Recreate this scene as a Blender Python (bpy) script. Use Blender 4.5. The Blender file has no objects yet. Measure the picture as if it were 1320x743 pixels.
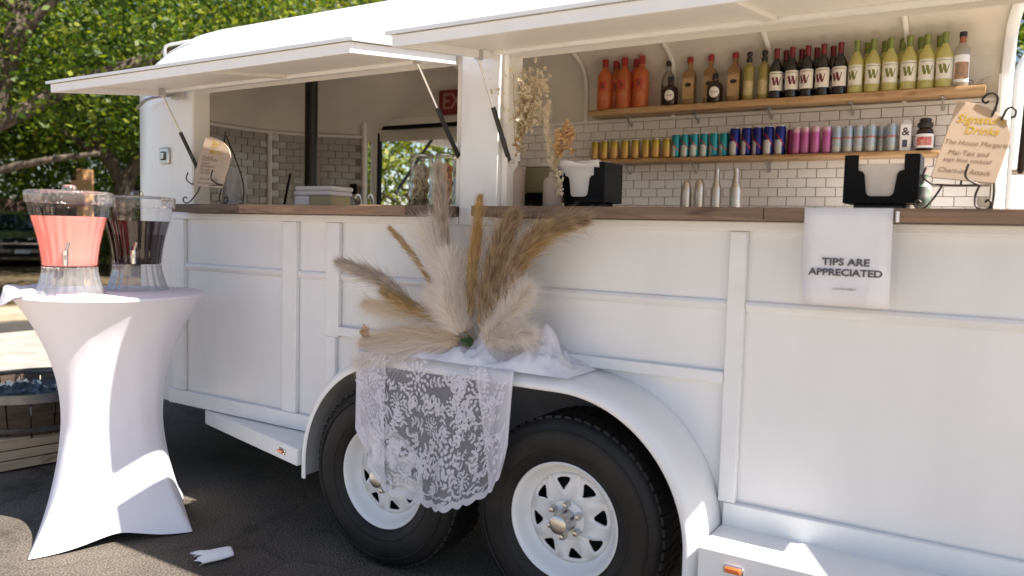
import bpy, bmesh, math, random
import numpy as np
from mathutils import Vector, Matrix, noise

random.seed(7)
rng = np.random.default_rng(7)
scene = bpy.context.scene
COL = scene.collection
PI = math.pi
R = math.radians

# ------------------------------------------------------------------ camera
cam_d = bpy.data.cameras.new("camera")
cam = bpy.data.objects.new("camera", cam_d)
COL.objects.link(cam)
cam_d.sensor_width = 36.0
cam_d.lens = 1015.93 * 36.0 / 1320.0
cam_d.clip_start = 0.05
cam_d.clip_end = 600
cam_d.dof.use_dof = True; cam_d.dof.focus_distance = 3.3; cam_d.dof.aperture_fstop = 2.2
YAW, PITCH, ROLL = 0.559, -0.0708, 0.0264
fw = Vector((-math.sin(YAW) * math.cos(PITCH), math.cos(YAW) * math.cos(PITCH), math.sin(PITCH)))
rt = Vector((math.cos(YAW), math.sin(YAW), 0))
up = rt.cross(fw)
rt2 = math.cos(ROLL) * rt + math.sin(ROLL) * up
up2 = -math.sin(ROLL) * rt + math.cos(ROLL) * up
M = Matrix((rt2, up2, -fw)).transposed().to_4x4()
M.translation = Vector((1.2325, -2.3363, 1.3501))
cam.matrix_world = M
scene.camera = cam

# ------------------------------------------------------------------ light
SUN_EL, SUN_Y = R(52), 0.020                      # the sun stands over the far end of the trailer, along its side
w = bpy.data.worlds.new("World"); scene.world = w; w.use_nodes = True
nt = w.node_tree
bg = nt.nodes["Background"]
sky = nt.nodes.new("ShaderNodeTexSky"); sky.sky_type = 'NISHITA'
sky.sun_disc = False; sky.sun_elevation = SUN_EL; sky.sun_rotation = R(90)
sky.air_density = 1.0; sky.dust_density = 1.0; sky.ozone_density = 1.0
nt.links.new(sky.outputs[0], bg.inputs[0]); bg.inputs[1].default_value = 0.07
sun_d = bpy.data.lights.new("sun", 'SUN'); sun_d.energy = 5.0; sun_d.angle = R(0.55); sun_d.color = (1.0, 0.95, 0.86)
sun = bpy.data.objects.new("sun", sun_d); COL.objects.link(sun)
sdir = Vector((math.cos(SUN_EL), SUN_Y, math.sin(SUN_EL)))
sun.rotation_euler = sdir.to_track_quat('Z', 'Y').to_euler()
sun.location = (20, 0, 25)
scene.view_settings.view_transform = 'Standard'
scene.view_settings.look = 'None'
scene.view_settings.exposure = 1.44
scene.view_settings.gamma = 1.0
scene.view_settings.use_white_balance = True
scene.view_settings.white_balance_temperature = 6500
scene.view_settings.white_balance_tint = 14

# ------------------------------------------------------------------ materials
def new_mat(name):
    m = bpy.data.materials.new(name); m.use_nodes = True
    return m, m.node_tree.nodes, m.node_tree.links, m.node_tree.nodes["Principled BSDF"]

def mat(name, col, rough=0.5, metal=0.0, var=0.0, scale=8.0, bump=0.0, bscale=60.0, spec=0.5, coat=0.0, stretch=None, col2=None, trans=0.0, detail=4.0):
    m, n, l, b = new_mat(name)
    b.inputs['Base Color'].default_value = (*col, 1)
    b.inputs['Roughness'].default_value = rough
    b.inputs['Metallic'].default_value = metal
    b.inputs['Specular IOR Level'].default_value = spec
    b.inputs['Coat Weight'].default_value = coat
    tc = n.new('ShaderNodeTexCoord')
    src = tc.outputs['Object']
    if stretch:
        mp = n.new('ShaderNodeMapping'); mp.inputs['Scale'].default_value = stretch
        l.new(src, mp.inputs['Vector']); src = mp.outputs[0]
    if var > 0 or col2:
        nz = n.new('ShaderNodeTexNoise'); nz.inputs['Scale'].default_value = scale; nz.inputs['Detail'].default_value = detail
        l.new(src, nz.inputs['Vector'])
        rp = n.new('ShaderNodeValToRGB')
        c2 = col2 if col2 else tuple(max(0, c * (1 - var)) for c in col)
        c1 = col if col2 else tuple(min(1, c * (1 + var)) for c in col)
        rp.color_ramp.elements[0].position = 0.32; rp.color_ramp.elements[0].color = (*c2, 1)
        rp.color_ramp.elements[1].position = 0.68; rp.color_ramp.elements[1].color = (*c1, 1)
        l.new(nz.outputs['Fac'], rp.inputs[0]); l.new(rp.outputs[0], b.inputs['Base Color'])
    if bump > 0:
        bz = n.new('ShaderNodeTexNoise'); bz.inputs['Scale'].default_value = bscale; bz.inputs['Detail'].default_value = 5
        l.new(src, bz.inputs['Vector'])
        bp = n.new('ShaderNodeBump'); bp.inputs['Strength'].default_value = 1.0; bp.inputs['Distance'].default_value = bump
        l.new(bz.outputs['Fac'], bp.inputs['Height']); l.new(bp.outputs[0], b.inputs['Normal'])
    if trans > 0:
        tr = n.new('ShaderNodeBsdfTranslucent'); mx = n.new('ShaderNodeMixShader'); mx.inputs[0].default_value = trans
        tr.inputs[0].default_value = (*col, 1)
        l.new(b.outputs[0], mx.inputs[1]); l.new(tr.outputs[0], mx.inputs[2])
        l.new(mx.outputs[0], n['Material Output'].inputs[0])
    return m

def glass(name, tint=(1, 1, 1), refl=0.9, rough=0.03, haze=0.0):
    m, n, l, b = new_mat(name)
    n.remove(b)
    tr = n.new('ShaderNodeBsdfTransparent'); tr.inputs[0].default_value = (*tint, 1)
    gl = n.new('ShaderNodeBsdfGlossy'); gl.inputs['Roughness'].default_value = rough
    lw = n.new('ShaderNodeLayerWeight'); lw.inputs[0].default_value = 0.35
    mu = n.new('ShaderNodeMath'); mu.operation = 'MULTIPLY'; mu.inputs[1].default_value = refl
    l.new(lw.outputs['Fresnel'], mu.inputs[0])
    mx = n.new('ShaderNodeMixShader'); l.new(mu.outputs[0], mx.inputs[0])
    l.new(tr.outputs[0], mx.inputs[1]); l.new(gl.outputs[0], mx.inputs[2])
    out = mx.outputs[0]
    if haze > 0:
        df = n.new('ShaderNodeBsdfDiffuse'); df.inputs[0].default_value = (.85, .85, .84, 1)
        m2 = n.new('ShaderNodeMixShader'); m2.inputs[0].default_value = haze
        l.new(out, m2.inputs[1]); l.new(df.outputs[0], m2.inputs[2]); out = m2.outputs[0]
    l.new(out, n['Material Output'].inputs[0])
    return m

WHITE = mat('white_gloss_paint', (.78, .78, .77), .28, var=.04, scale=3.0, stretch=(1.6, 1.6, .5), bump=.0012, bscale=2.2, coat=.3)
WHITE_F = mat('white_frame_paint', (.80, .80, .785), .35, var=.03, scale=9.0, bump=.0004, bscale=30)
CREAM = mat('cream_interior_paint', (.68, .63, .545), .38, var=.04, scale=4, bump=.001, bscale=2.0)
UNDER = mat('hatch_underside_paint', (.78, .745, .68), .45, var=.03, scale=3)
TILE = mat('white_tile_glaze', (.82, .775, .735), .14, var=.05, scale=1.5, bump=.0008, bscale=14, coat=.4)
GROUT = mat('grey_grout_joint', (.46, .41, .365), .9, var=.2, scale=40)
RUBBER = mat('tyre_rubber', (.008, .008, .0085), .55, spec=.28, col2=(.022, .020, .018), scale=7, bump=.0008, bscale=180)
RIM = mat('white_wheel_enamel', (.78, .78, .765), .28, var=.03, scale=14, coat=.3)
STEEL = mat('steel', (.55, .54, .52), .3, 1.0, var=.1, scale=20)
CHROME = mat('chrome', (.72, .72, .72), .12, 1.0)
DARKMETAL = mat('dark_wrought_iron', (.035, .026, .022), .45, .6, var=.3, scale=60)
BLACK = mat('black_plastic', (.006, .006, .0065), .5, spec=.12)
BLACKTUBE = mat('black_tube_paint', (.01, .009, .009), .4)
CHASSIS = mat('dark_chassis', (.02, .02, .021), .7, var=.3, scale=10)
LINER = mat('grey_wheel_arch_liner', (.17, .17, .175), .6, var=.15, scale=8)
AMBER = mat('amber_lens', (.75, .16, .03), .2, coat=.5)
PAPERW = mat('white_paper', (.82, .81, .82), .75, var=.02, scale=15)
INK = mat('grey_ink', (.075, .072, .085), .7)
GOLDINK = mat('gold_lettering', (.56, .35, .03), .45, .2)
BROWNINK = mat('brown_lettering', (.16, .10, .06), .7)
SIGNB = mat('tan_menu_board', (.48, .365, .265), .6, var=.05, scale=7, bump=.0004, bscale=50)
CERAMIC = mat('beige_ceramic', (.36, .275, .215), .6, var=.07, scale=14, bump=.0006, bscale=60)
SPANDEX = mat('white_stretch_fabric', (.79, .77, .82), .75, var=.015, scale=4, bump=.0003, bscale=700)
LINEN = mat('white_cloth', (.81, .80, .83), .85, var=.03, scale=20, bump=.0006, bscale=300, trans=.25)
RED = mat('red_sign', (.17, .014, .012), .5, var=.1, scale=8)

def wood(name, c1, c2, grain=(2.2, 26, 26), rough=.5, knots=True):
    m, n, l, b = new_mat(name)
    tc = n.new('ShaderNodeTexCoord'); mp = n.new('ShaderNodeMapping'); mp.inputs['Scale'].default_value = grain
    l.new(tc.outputs['Object'], mp.inputs['Vector'])
    nz = n.new('ShaderNodeTexNoise'); nz.inputs['Scale'].default_value = 1.6; nz.inputs['Detail'].default_value = 8; nz.inputs['Distortion'].default_value = 1.2
    l.new(mp.outputs[0], nz.inputs['Vector'])
    rp = n.new('ShaderNodeValToRGB'); rp.color_ramp.elements[0].position = .3; rp.color_ramp.elements[0].color = (*c2, 1)
    rp.color_ramp.elements[1].position = .7; rp.color_ramp.elements[1].color = (*c1, 1)
    l.new(nz.outputs['Fac'], rp.inputs[0])
    out = rp.outputs[0]
    if knots:
        nk = n.new('ShaderNodeTexNoise'); nk.inputs['Scale'].default_value = 3.3; nk.inputs['Detail'].default_value = 2
        mk = n.new('ShaderNodeMapping'); mk.inputs['Scale'].default_value = (1.4, 4, 4); l.new(tc.outputs['Object'], mk.inputs['Vector']); l.new(mk.outputs[0], nk.inputs['Vector'])
        rk = n.new('ShaderNodeValToRGB'); rk.color_ramp.elements[0].position = .62; rk.color_ramp.elements[0].color = (1, 1, 1, 1)
        rk.color_ramp.elements[1].position = .72; rk.color_ramp.elements[1].color = (.35, .26, .22, 1)
        l.new(nk.outputs['Fac'], rk.inputs[0])
        mx = n.new('ShaderNodeMixRGB'); mx.blend_type = 'MULTIPLY'; mx.inputs[0].default_value = .9
        l.new(out, mx.inputs[1]); l.new(rk.outputs[0], mx.inputs[2]); out = mx.outputs[0]
    l.new(out, b.inputs['Base Color']); b.inputs['Roughness'].default_value = rough
    bp = n.new('ShaderNodeBump'); bp.inputs['Distance'].default_value = .0012; l.new(nz.outputs['Fac'], bp.inputs['Height']); l.new(bp.outputs[0], b.inputs['Normal'])
    return m

WALNUT = wood('walnut_board', (.17, .108, .07), (.08, .048, .03))
OAK = wood('oak_board', (.33, .205, .12), (.19, .11, .062))
DRIFT = wood('grey_brown_board', (.25, .155, .09), (.125, .074, .042))
PINE = wood('live_edge_pine', (.52, .33, .16), (.38, .22, .10), grain=(3, 14, 14))
BARREL = wood('dark_barrel_stave', (.085, .055, .035), (.03, .019, .012), grain=(3, 3, 14))
CRATEW = wood('pale_crate_slat', (.5, .39, .27), (.38, .28, .19))
FENCEW = wood('dark_fence_board', (.075, .04, .028), (.04, .022, .016), grain=(12, 12, 1))
TANPOST = wood('tan_post_wood', (.55, .30, .13), (.42, .22, .09), grain=(12, 12, 2))

# ------------------------------------------------------------------ builders
class MB:
    def __init__(s): s.v = []; s.f = []
    def add(s, vs, fs):
        o = len(s.v); s.v += [tuple(p) for p in vs]; s.f += [tuple(i + o for i in f) for f in fs]; return s
    def box(s, x0, x1, y0, y1, z0, z1):
        return s.add([(x0, y0, z0), (x1, y0, z0), (x1, y1, z0), (x0, y1, z0), (x0, y0, z1), (x1, y0, z1), (x1, y1, z1), (x0, y1, z1)],
                     [(0, 3, 2, 1), (4, 5, 6, 7), (0, 1, 5, 4), (1, 2, 6, 5), (2, 3, 7, 6), (3, 0, 4, 7)])
    def hexa(s, b, t):                                  # four bottom points, four top points
        return s.add(list(b) + list(t), [(0, 3, 2, 1), (4, 5, 6, 7), (0, 1, 5, 4), (1, 2, 6, 5), (2, 3, 7, 6), (3, 0, 4, 7)])
    def prism(s, pts, d):                               # polygon pushed along d
        n = len(pts); d = Vector(d); a = [Vector(p) for p in pts]
        return s.add(a + [p + d for p in a], [tuple(range(n))[::-1], tuple(range(n, 2 * n))] + [(i, (i + 1) % n, n + (i + 1) % n, n + i) for i in range(n)])
    def tube(s, pts, r, n=8, cap=True):
        pts = [Vector(p) for p in pts]; k = len(pts)
        rs = r if isinstance(r, (list, tuple)) else [r] * k
        vs = []; ref = None
        for i, p in enumerate(pts):
            t = (pts[min(i + 1, k - 1)] - pts[max(i - 1, 0)]).normalized()
            if ref is None: ref = t.orthogonal().normalized()
            ref = (ref - t * ref.dot(t)); ref = ref.normalized() if ref.length > 1e-6 else t.orthogonal().normalized()
            b = t.cross(ref)
            for j in range(n):
                a = 2 * PI * j / n; vs.append(p + (ref * math.cos(a) + b * math.sin(a)) * rs[i])
        fs = [(i * n + j, i * n + (j + 1) % n, (i + 1) * n + (j + 1) % n, (i + 1) * n + j) for i in range(k - 1) for j in range(n)]
        if cap: fs += [tuple(range(n))[::-1], tuple(range((k - 1) * n, k * n))]
        return s.add(vs, fs)
    def lathe(s, prof, c=(0, 0, 0), n=24, axis='z', mod=None, cap=True, arc=None):
        vs = []; fs = []; k = len(prof)
        a0, a1 = arc if arc else (0, 2 * PI); full = arc is None; m = n if full else n + 1
        for i, (r, z) in enumerate(prof):
            for j in range(m):
                a = a0 + (a1 - a0) * j / n
                rr = r * (mod(a, i / (k - 1)) if mod else 1)
                p = (rr * math.cos(a), rr * math.sin(a), z) if axis == 'z' else (rr * math.cos(a), z, rr * math.sin(a))
                vs.append((p[0] + c[0], p[1] + c[1], p[2] + c[2]))
        for i in range(k - 1):
            for j in range(n if not full else m):
                j2 = (j + 1) % m if full else j + 1
                q = (i * m + j, i * m + j2, (i + 1) * m + j2, (i + 1) * m + j)
                fs.append(q if axis == 'z' else q[::-1])
        if cap and full:
            f0 = tuple(range(m)); f1 = tuple(range((k - 1) * m, k * m))
            if prof[0][0] > 1e-5: fs.append(f0[::-1] if axis == 'z' else f0)
            if prof[-1][0] > 1e-5: fs.append(f1 if axis == 'z' else f1[::-1])
        return s.add(vs, fs)
    def grid(s, rows):
        k = len(rows); n = len(rows[0])
        return s.add([p for r in rows for p in r], [(i * n + j, i * n + j + 1, (i + 1) * n + j + 1, (i + 1) * n + j) for i in range(k - 1) for j in range(n - 1)])
    def mesh(s, name):
        me = bpy.data.meshes.new(name); me.from_pydata([tuple(p) for p in s.v], [], s.f); me.update(); return me

def wloc(o):
    v = Vector((0, 0, 0))
    while o: v += o.location; o = o.parent
    return v

def link(name, me, m, parent=None, angle=40, bevel=0, solid=0, seg=2):
    o = bpy.data.objects.new(name, me); COL.objects.link(o)
    if m and not me.materials: me.materials.append(m)
    if angle is not None:
        me.polygons.foreach_set('use_smooth', [True] * len(me.polygons))
        me.set_sharp_from_angle(angle=R(angle))
    if parent: o.parent = parent
    if solid:
        sm = o.modifiers.new('solid', 'SOLIDIFY'); sm.thickness = solid; sm.offset = 0
    if bevel:
        bm_ = o.modifiers.new('bevel', 'BEVEL'); bm_.width = bevel; bm_.segments = seg; bm_.limit_method = 'ANGLE'; bm_.angle_limit = R(35)
    return o

def put(name, mb, m, parent=None, world=True, **k):
    """world=True: mb is in world coordinates; it is moved into the parent's own coordinates."""
    if parent is not None and world:
        d = wloc(parent); mb.v = [(p[0] - d.x, p[1] - d.y, p[2] - d.z) for p in mb.v]
    return link(name, mb.mesh(name), m, parent, **k)

def thing(name, label, cat, loc=(0, 0, 0), group=None, rz=0):
    o = bpy.data.objects.new(name, None); COL.objects.link(o); o.location = loc; o.rotation_euler = (0, 0, rz); o.empty_display_size = .1
    o['label'] = label; o['category'] = cat
    if group: o['group'] = group
    return o

def tag(o, label, cat, group=None):
    o['label'] = label; o['category'] = cat
    if group: o['group'] = group
    return o

def structure(o): o['kind'] = 'structure'; return o
def stuff(o): o['kind'] = 'stuff'; return o

def copy_tree(o, parent=None):
    c = o.copy(); COL.objects.link(c)
    if parent: c.parent = parent
    for ch in list(o.children): copy_tree(ch, c)
    return c

_txt = {}
def text_mesh(s, size, shear=0.0, spacing=1.0, extrude=0.0, bold=0.0, wide=1.0):
    key = (s, size, shear, spacing, extrude, bold, wide)
    if key in _txt: return _txt[key].copy()
    cu = bpy.data.curves.new('lettering', 'FONT'); cu.body = s; cu.size = size; cu.align_x = 'CENTER'; cu.align_y = 'CENTER'
    cu.shear = shear; cu.space_character = spacing; cu.extrude = extrude; cu.offset = bold; cu.resolution_u = 3
    o = bpy.data.objects.new('lettering', cu)
    me = bpy.data.meshes.new_from_object(o)
    if wide != 1.0:
        for v in me.vertices: v.co.x *= wide
    bpy.data.objects.remove(o)
    _txt[key] = me
    return me.copy()

def place_on(o, origin, ex, ey):
    """put a flat mesh (its xy plane) on the plane through origin spanned by ex, ey (parent has no rotation)."""
    ex = Vector(ex).normalized(); ey = Vector(ey); ey = (ey - ex * ey.dot(ex)).normalized(); ez = ex.cross(ey).normalized()
    m = Matrix((ex, ey, ez)).transposed().to_4x4()
    m.translation = Vector(origin) - (wloc(o.parent) if o.parent else Vector((0, 0, 0)))
    o.matrix_local = m
    return o

def smooth_path(pts, n=12):
    P = [Vector(p) for p in pts]; out = []
    for i in range(len(P) - 1):
        p0 = P[max(i - 1, 0)]; p1 = P[i]; p2 = P[i + 1]; p3 = P[min(i + 2, len(P) - 1)]
        for k in range(n):
            t = k / n
            out.append(.5 * ((2 * p1) + (p2 - p0) * t + (2 * p0 - 5 * p1 + 4 * p2 - p3) * t * t + (3 * p1 - p0 - 3 * p2 + p3) * t ** 3))
    out.append(P[-1]); return out

# ================================================================== THE SETTING
def ground_material():
    m, n, l, b = new_mat('asphalt')
    tc = n.new('ShaderNodeTexCoord')
    n1 = n.new('ShaderNodeTexNoise'); n1.inputs['Scale'].default_value = 1.1; n1.inputs['Detail'].default_value = 6
    n2 = n.new('ShaderNodeTexNoise'); n2.inputs['Scale'].default_value = 140; n2.inputs['Detail'].default_value = 3
    vo = n.new('ShaderNodeTexVoronoi'); vo.inputs['Scale'].default_value = 95
    for q in (n1, n2, vo): l.new(tc.outputs['Object'], q.inputs['Vector'])
    r1 = n.new('ShaderNodeValToRGB'); r1.color_ramp.elements[0].position = .35; r1.color_ramp.elements[0].color = (.090, .078, .066, 1)
    r1.color_ramp.elements[1].position = .68; r1.color_ramp.elements[1].color = (.18, .157, .13, 1)
    l.new(n1.outputs['Fac'], r1.inputs[0])
    r2 = n.new('ShaderNodeValToRGB'); r2.color_ramp.elements[0].position = .38; r2.color_ramp.elements[0].color = (.55, .55, .55, 1)
    r2.color_ramp.elements[1].position = .72; r2.color_ramp.elements[1].color = (1.5, 1.47, 1.4, 1)
    l.new(n2.outputs['Fac'], r2.inputs[0])
    mx = n.new('ShaderNodeMixRGB'); mx.blend_type = 'MULTIPLY'; mx.inputs[0].default_value = 1
    l.new(r1.outputs[0], mx.inputs[1]); l.new(r2.outputs[0], mx.inputs[2])
    n3 = n.new('ShaderNodeTexNoise'); n3.inputs['Scale'].default_value = 2.6; n3.inputs['Detail'].default_value = 9; n3.inputs['Roughness'].default_value = .7; l.new(tc.outputs['Object'], n3.inputs['Vector'])
    r3 = n.new('ShaderNodeValToRGB'); r3.color_ramp.elements[0].position = .34; r3.color_ramp.elements[0].color = (.32, .32, .33, 1); r3.color_ramp.elements[1].position = .47; r3.color_ramp.elements[1].color = (1, 1, 1, 1); l.new(n3.outputs['Fac'], r3.inputs[0])
    v2 = n.new('ShaderNodeTexVoronoi'); v2.feature = 'DISTANCE_TO_EDGE'; v2.inputs['Scale'].default_value = .9; nw = n.new('ShaderNodeTexNoise'); nw.inputs['Scale'].default_value = 3; nw.inputs['Detail'].default_value = 6; l.new(tc.outputs['Object'], nw.inputs['Vector'])
    va = n.new('ShaderNodeVectorMath'); va.operation = 'MULTIPLY_ADD'; va.inputs[1].default_value = (.35, .35, 0); l.new(nw.outputs['Color'], va.inputs[0]); l.new(tc.outputs['Object'], va.inputs[2]); l.new(va.outputs[0], v2.inputs['Vector'])
    r4 = n.new('ShaderNodeValToRGB'); r4.color_ramp.elements[0].position = .002; r4.color_ramp.elements[0].color = (.25, .25, .25, 1); r4.color_ramp.elements[1].position = .009; r4.color_ramp.elements[1].color = (1, 1, 1, 1); l.new(v2.outputs['Distance'], r4.inputs[0])
    m3 = n.new('ShaderNodeMixRGB'); m3.blend_type = 'MULTIPLY'; m3.inputs[0].default_value = .6; l.new(mx.outputs[0], m3.inputs[1]); l.new(r3.outputs[0], m3.inputs[2])
    m4 = n.new('ShaderNodeMixRGB'); m4.blend_type = 'MULTIPLY'; m4.inputs[0].default_value = .28; l.new(m3.outputs[0], m4.inputs[1]); l.new(r4.outputs[0], m4.inputs[2])
    l.new(m4.outputs[0], b.inputs['Base Color']); b.inputs['Roughness'].default_value = .95; b.inputs['Specular IOR Level'].default_value = .1
    bp = n.new('ShaderNodeBump'); bp.inputs['Distance'].default_value = .006; l.new(vo.outputs['Distance'], bp.inputs['Height']); l.new(bp.outputs[0], b.inputs['Normal'])
    return m

mb = MB(); mb.grid([[(x, y, 0) for x in (-300, -60, -12, -6, 0, 6, 60, 300)] for y in (-300, -60, -12, -4, 0, 4, 12, 60, 300)])
g = structure(put('ground', mb, ground_material()))
BOUNCEM = mat('pale_bounce_ground', (.43, .36, .27), .9, col2=(.35, .29, .22), scale=1.2, bump=.002, bscale=70, spec=.2)  # unseen pale sheets, added to bounce warm sunlight up at the trailer
mb = MB(); mb.grid([[(x, y, .004) for x in (-14, -6, 0, 6, 14)] for y in (-16, -6, -1.22)])
structure(put('added_bounce_sheet', mb, BOUNCEM))
mb = MB(); mb.grid([[(x, y, .0065) for x in (1.8, 6, 14)] for y in (-1.215, 3, 10)]); structure(put('added_bounce_sheet', mb, BOUNCEM))  # second added sheet, sends bounced light in at the open rear
LOTM = mat('pale_gravel', (.37, .335, .29), .95, col2=(.25, .222, .19), scale=3, bump=.004, bscale=120, spec=.1)
mb = MB(); mb.grid([[(x, y, .004) for x in (-9.9, -4.3)] for y in (-9, 0.5, 3, 16)])
structure(put('gravel_path', mb, LOTM))
STRIPM = mat('dark_strip_asphalt', (.035, .032, .028), .9, var=.3, scale=6, bump=.004, bscale=90)  # darker strip along the foot of the kerb
mb = MB(); mb.grid([[(x, y, .008) for x in (-9.75, -8.75)] for y in (-9, 0, 16)])
structure(put('dark_kerb_strip', mb, STRIPM))
KERBM = mat('tan_kerb_concrete', (.33, .26, .18), .9, var=.15, scale=5, bump=.003, bscale=50)
mb = MB()
for i in range(18): mb.box(-10.55, -9.8, -8 + i * 1.25, -8 + i * 1.25 + 1.24, 0, .13)
structure(put('kerb', mb, KERBM, bevel=.02))
SOILM = mat('leaf_strewn_soil', (.14, .105, .06), .95, col2=(.055, .045, .025), scale=1.4, bump=.02, bscale=14, spec=.1)
mb = MB(); mb.grid([[(x, y, .10 + .05 * noise.noise((x * .3, y * .3, 0))) for x in np.linspace(-60, -10.5, 26)] for y in np.linspace(-30, 60, 40)])
structure(put('verge_soil', mb, SOILM))

# ================================================================== THE TRAILER
T = thing('concession_trailer', 'white vintage livestock trailer converted to a bar, its side hatches propped open', 'trailer', (-.6, 1.2, 0))
Y0 = .2                                                   # near side skin
YB = 2.2                                                  # far side wall, inner face
# nose outline in plan, from the near side round to the far side
NOSE = [(-2.46, .2118), (-2.60, .217), (-2.74, .24), (-2.86, .29), (-3.02, .42), (-3.20, .64), (-3.36, .90), (-3.44, 1.14), (-3.45, 1.38), (-3.42, 1.62), (-3.32, 1.80), (-3.14, 1.98), (-2.94, 2.14), (-2.78, 2.215), (-2.5, 2.24)]
NOSE = [(p.x, p.y) for p in smooth_path([(a, b, 0) for a, b in NOSE], 4)]

def xr(y): return 1.50 - .31 * (y - .2) / 2.0              # rear edge of the roof

# --- side wall facing the camera
mb = MB(); yA, yB_ = .212, .245
mb.box(-2.46, -2.295, yA, yB_, .41, 2.06)
mb.box(-2.295, -1.27, yA, yB_, .41, 1.412)
mb.box(-1.27, -.61, yA, yB_, .862, 1.412)
mb.box(-.61, -.425, yA, yB_, .862, 2.06)
mb.box(-.425, .492, yA, yB_, .862, 1.412)
mb.box(.492, 1.36, yA, yB_, .41, 1.412)
mb.box(1.36, 1.50, yA, yB_, .41, 2.06)
mb.box(-2.295, -.61, yA, yB_, 2.03, 2.06)
mb.box(-.425, 1.36, yA, yB_, 2.03, 2.06)
for sg in (-1, 1):                                         # skin above the shoulders of the fender
    cx = -.762 if sg < 0 else -.018; ex = -1.27 if sg < 0 else .492
    arc = [(cx + sg * .498 * math.sin(PI / 2 * k / 14), yA, .36 + .498 * math.cos(PI / 2 * k / 14)) for k in range(15)]
    poly = arc + [(ex, yA, .36), (ex, yA, .862), (cx, yA, .862)]
    mb.prism(poly if sg > 0 else poly[::-1], (0, yB_ - yA, 0))
sw_ = put('side_wall', mb, WHITE, T)
bmx = bmesh.new(); bmx.from_mesh(sw_.data); bmesh.ops.recalc_face_normals(bmx, faces=bmx.faces); bmx.to_mesh(sw_.data); bmx.free()
# opening jambs, inside reveal
for (a, b) in ((-2.305, -2.285), (-.64, -.61), (-.425, -.40)):
    mb = MB(); mb.box(a, b, .2135, .31, 1.412, 2.04); put('opening_jamb', mb, UNDER, T, bevel=.003)
mb = MB(); mb.box(-.606, -.428, .192, .212, 1.372, 2.055)
put('centre_post', mb, WHITE, T, bevel=.004)

# nose shell
mb = MB()
inn = []
for i, (x, y) in enumerate(NOSE):
    a = NOSE[max(i - 1, 0)]; b = NOSE[min(i + 1, len(NOSE) - 1)]
    t = Vector((b[0] - a[0], b[1] - a[1], 0)).normalized(); nn = Vector((t.y, -t.x, 0))
    inn.append((x - nn.x * .0, y - nn.y * .0, nn))
NOSEW = [p for p in NOSE if not (p[1] > 1.5 and p[0] > -2.87)]
mb.grid([[(x, y, z) for x, y in NOSEW] for z in (.41, 1.0, 1.6, 2.0, 2.056)])
put('nose_shell', mb, WHITE, T, angle=60)
def inner_nose(d): return [(x + n.x * -d if False else x - n.x * -d * -1, y - n.y * d) for (x, y, n) in inn]
def nose_in(d):
    out = []
    for (x, y, n) in inn:
        c = Vector((-2.4, 1.2, 0)); q = Vector((x, y, 0)) + n * d
        q2 = Vector((x, y, 0)) - n * d
        q = q if (q - c).length < (q2 - c).length else q2
        out.append((q.x, q.y))
    return out
NI = [p for p in nose_in(.022) if not (p[1] > 1.5 and p[0] > -2.88)]
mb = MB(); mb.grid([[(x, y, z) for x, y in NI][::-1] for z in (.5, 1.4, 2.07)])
nose_lining = put('nose_lining', mb, mat('lining_with_shade', (.42, .39, .335), .35, var=.04, scale=4, bump=.001, bscale=2), T, angle=60)  # darker copy of the interior paint: shade of this bay put into colour

# --- back wall with doorway
mb = MB()
mb.box(-2.52, -1.78, YB, YB + .02, 2.10, 2.27)           # lintel strip
mb.box(-2.84, -2.52, YB, YB + .02, 2.10, 2.27)
mb.box(-1.78, 1.15, YB, YB + .045, .45, 2.27)
mb.box(-2.90, -2.83, YB, YB + .02, .45, 2.27)
back_wall = put('back_wall', mb, CREAM, T)
mb = MB(); mb.box(-1.70, 1.145, YB - .006, YB - .0005, 1.30, 2.042)
grout_bed = put('tile_backing', mb, GROUT, T)
# tiles: running bond, each its own object
tm = MB(); tm.box(-.0484, .0484, -.004, .004, -.0236, .0236)
tile_me = tm.mesh('tile'); tile_me.materials.append(TILE)
tl = []
for r_ in range(14):
    zc = 2.042 - .0254 - r_ * .0508
    off = .0508 if r_ % 2 else 0
    for c_ in range(30):
        xc = 1.145 - .0508 - c_ * .1016 + off
        if xc < -1.70 + .05 or xc > 1.145 - .03: continue
        if zc < 1.44: continue
        tl.append((xc, zc))
tl = sorted(tl, key=lambda p: -p[0])
def tile_obj(x, z, parent):
    o = bpy.data.objects.new('tile', tile_me); COL.objects.link(o); o.parent = parent
    o.location = Vector((x, YB - .010 + random.uniform(-.0007, .0007), z)) - wloc(parent)
    o.rotation_euler = (random.gauss(0, .012), random.gauss(0, .004), random.gauss(0, .010)); return o
for (x, z) in tl[:300]: tile_obj(x, z, grout_bed)
# the rest of the tiles stay one piece: past the limit, and the dim ones round the nose
rest = MB()
for (x, z) in tl[300:]: rest.box(x - .0484, x + .0484, YB - .014, YB - .006, z - .0236, z + .0236)
if rest.v: stuff(put('tile_field', rest, TILE, T, angle=None))
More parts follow.
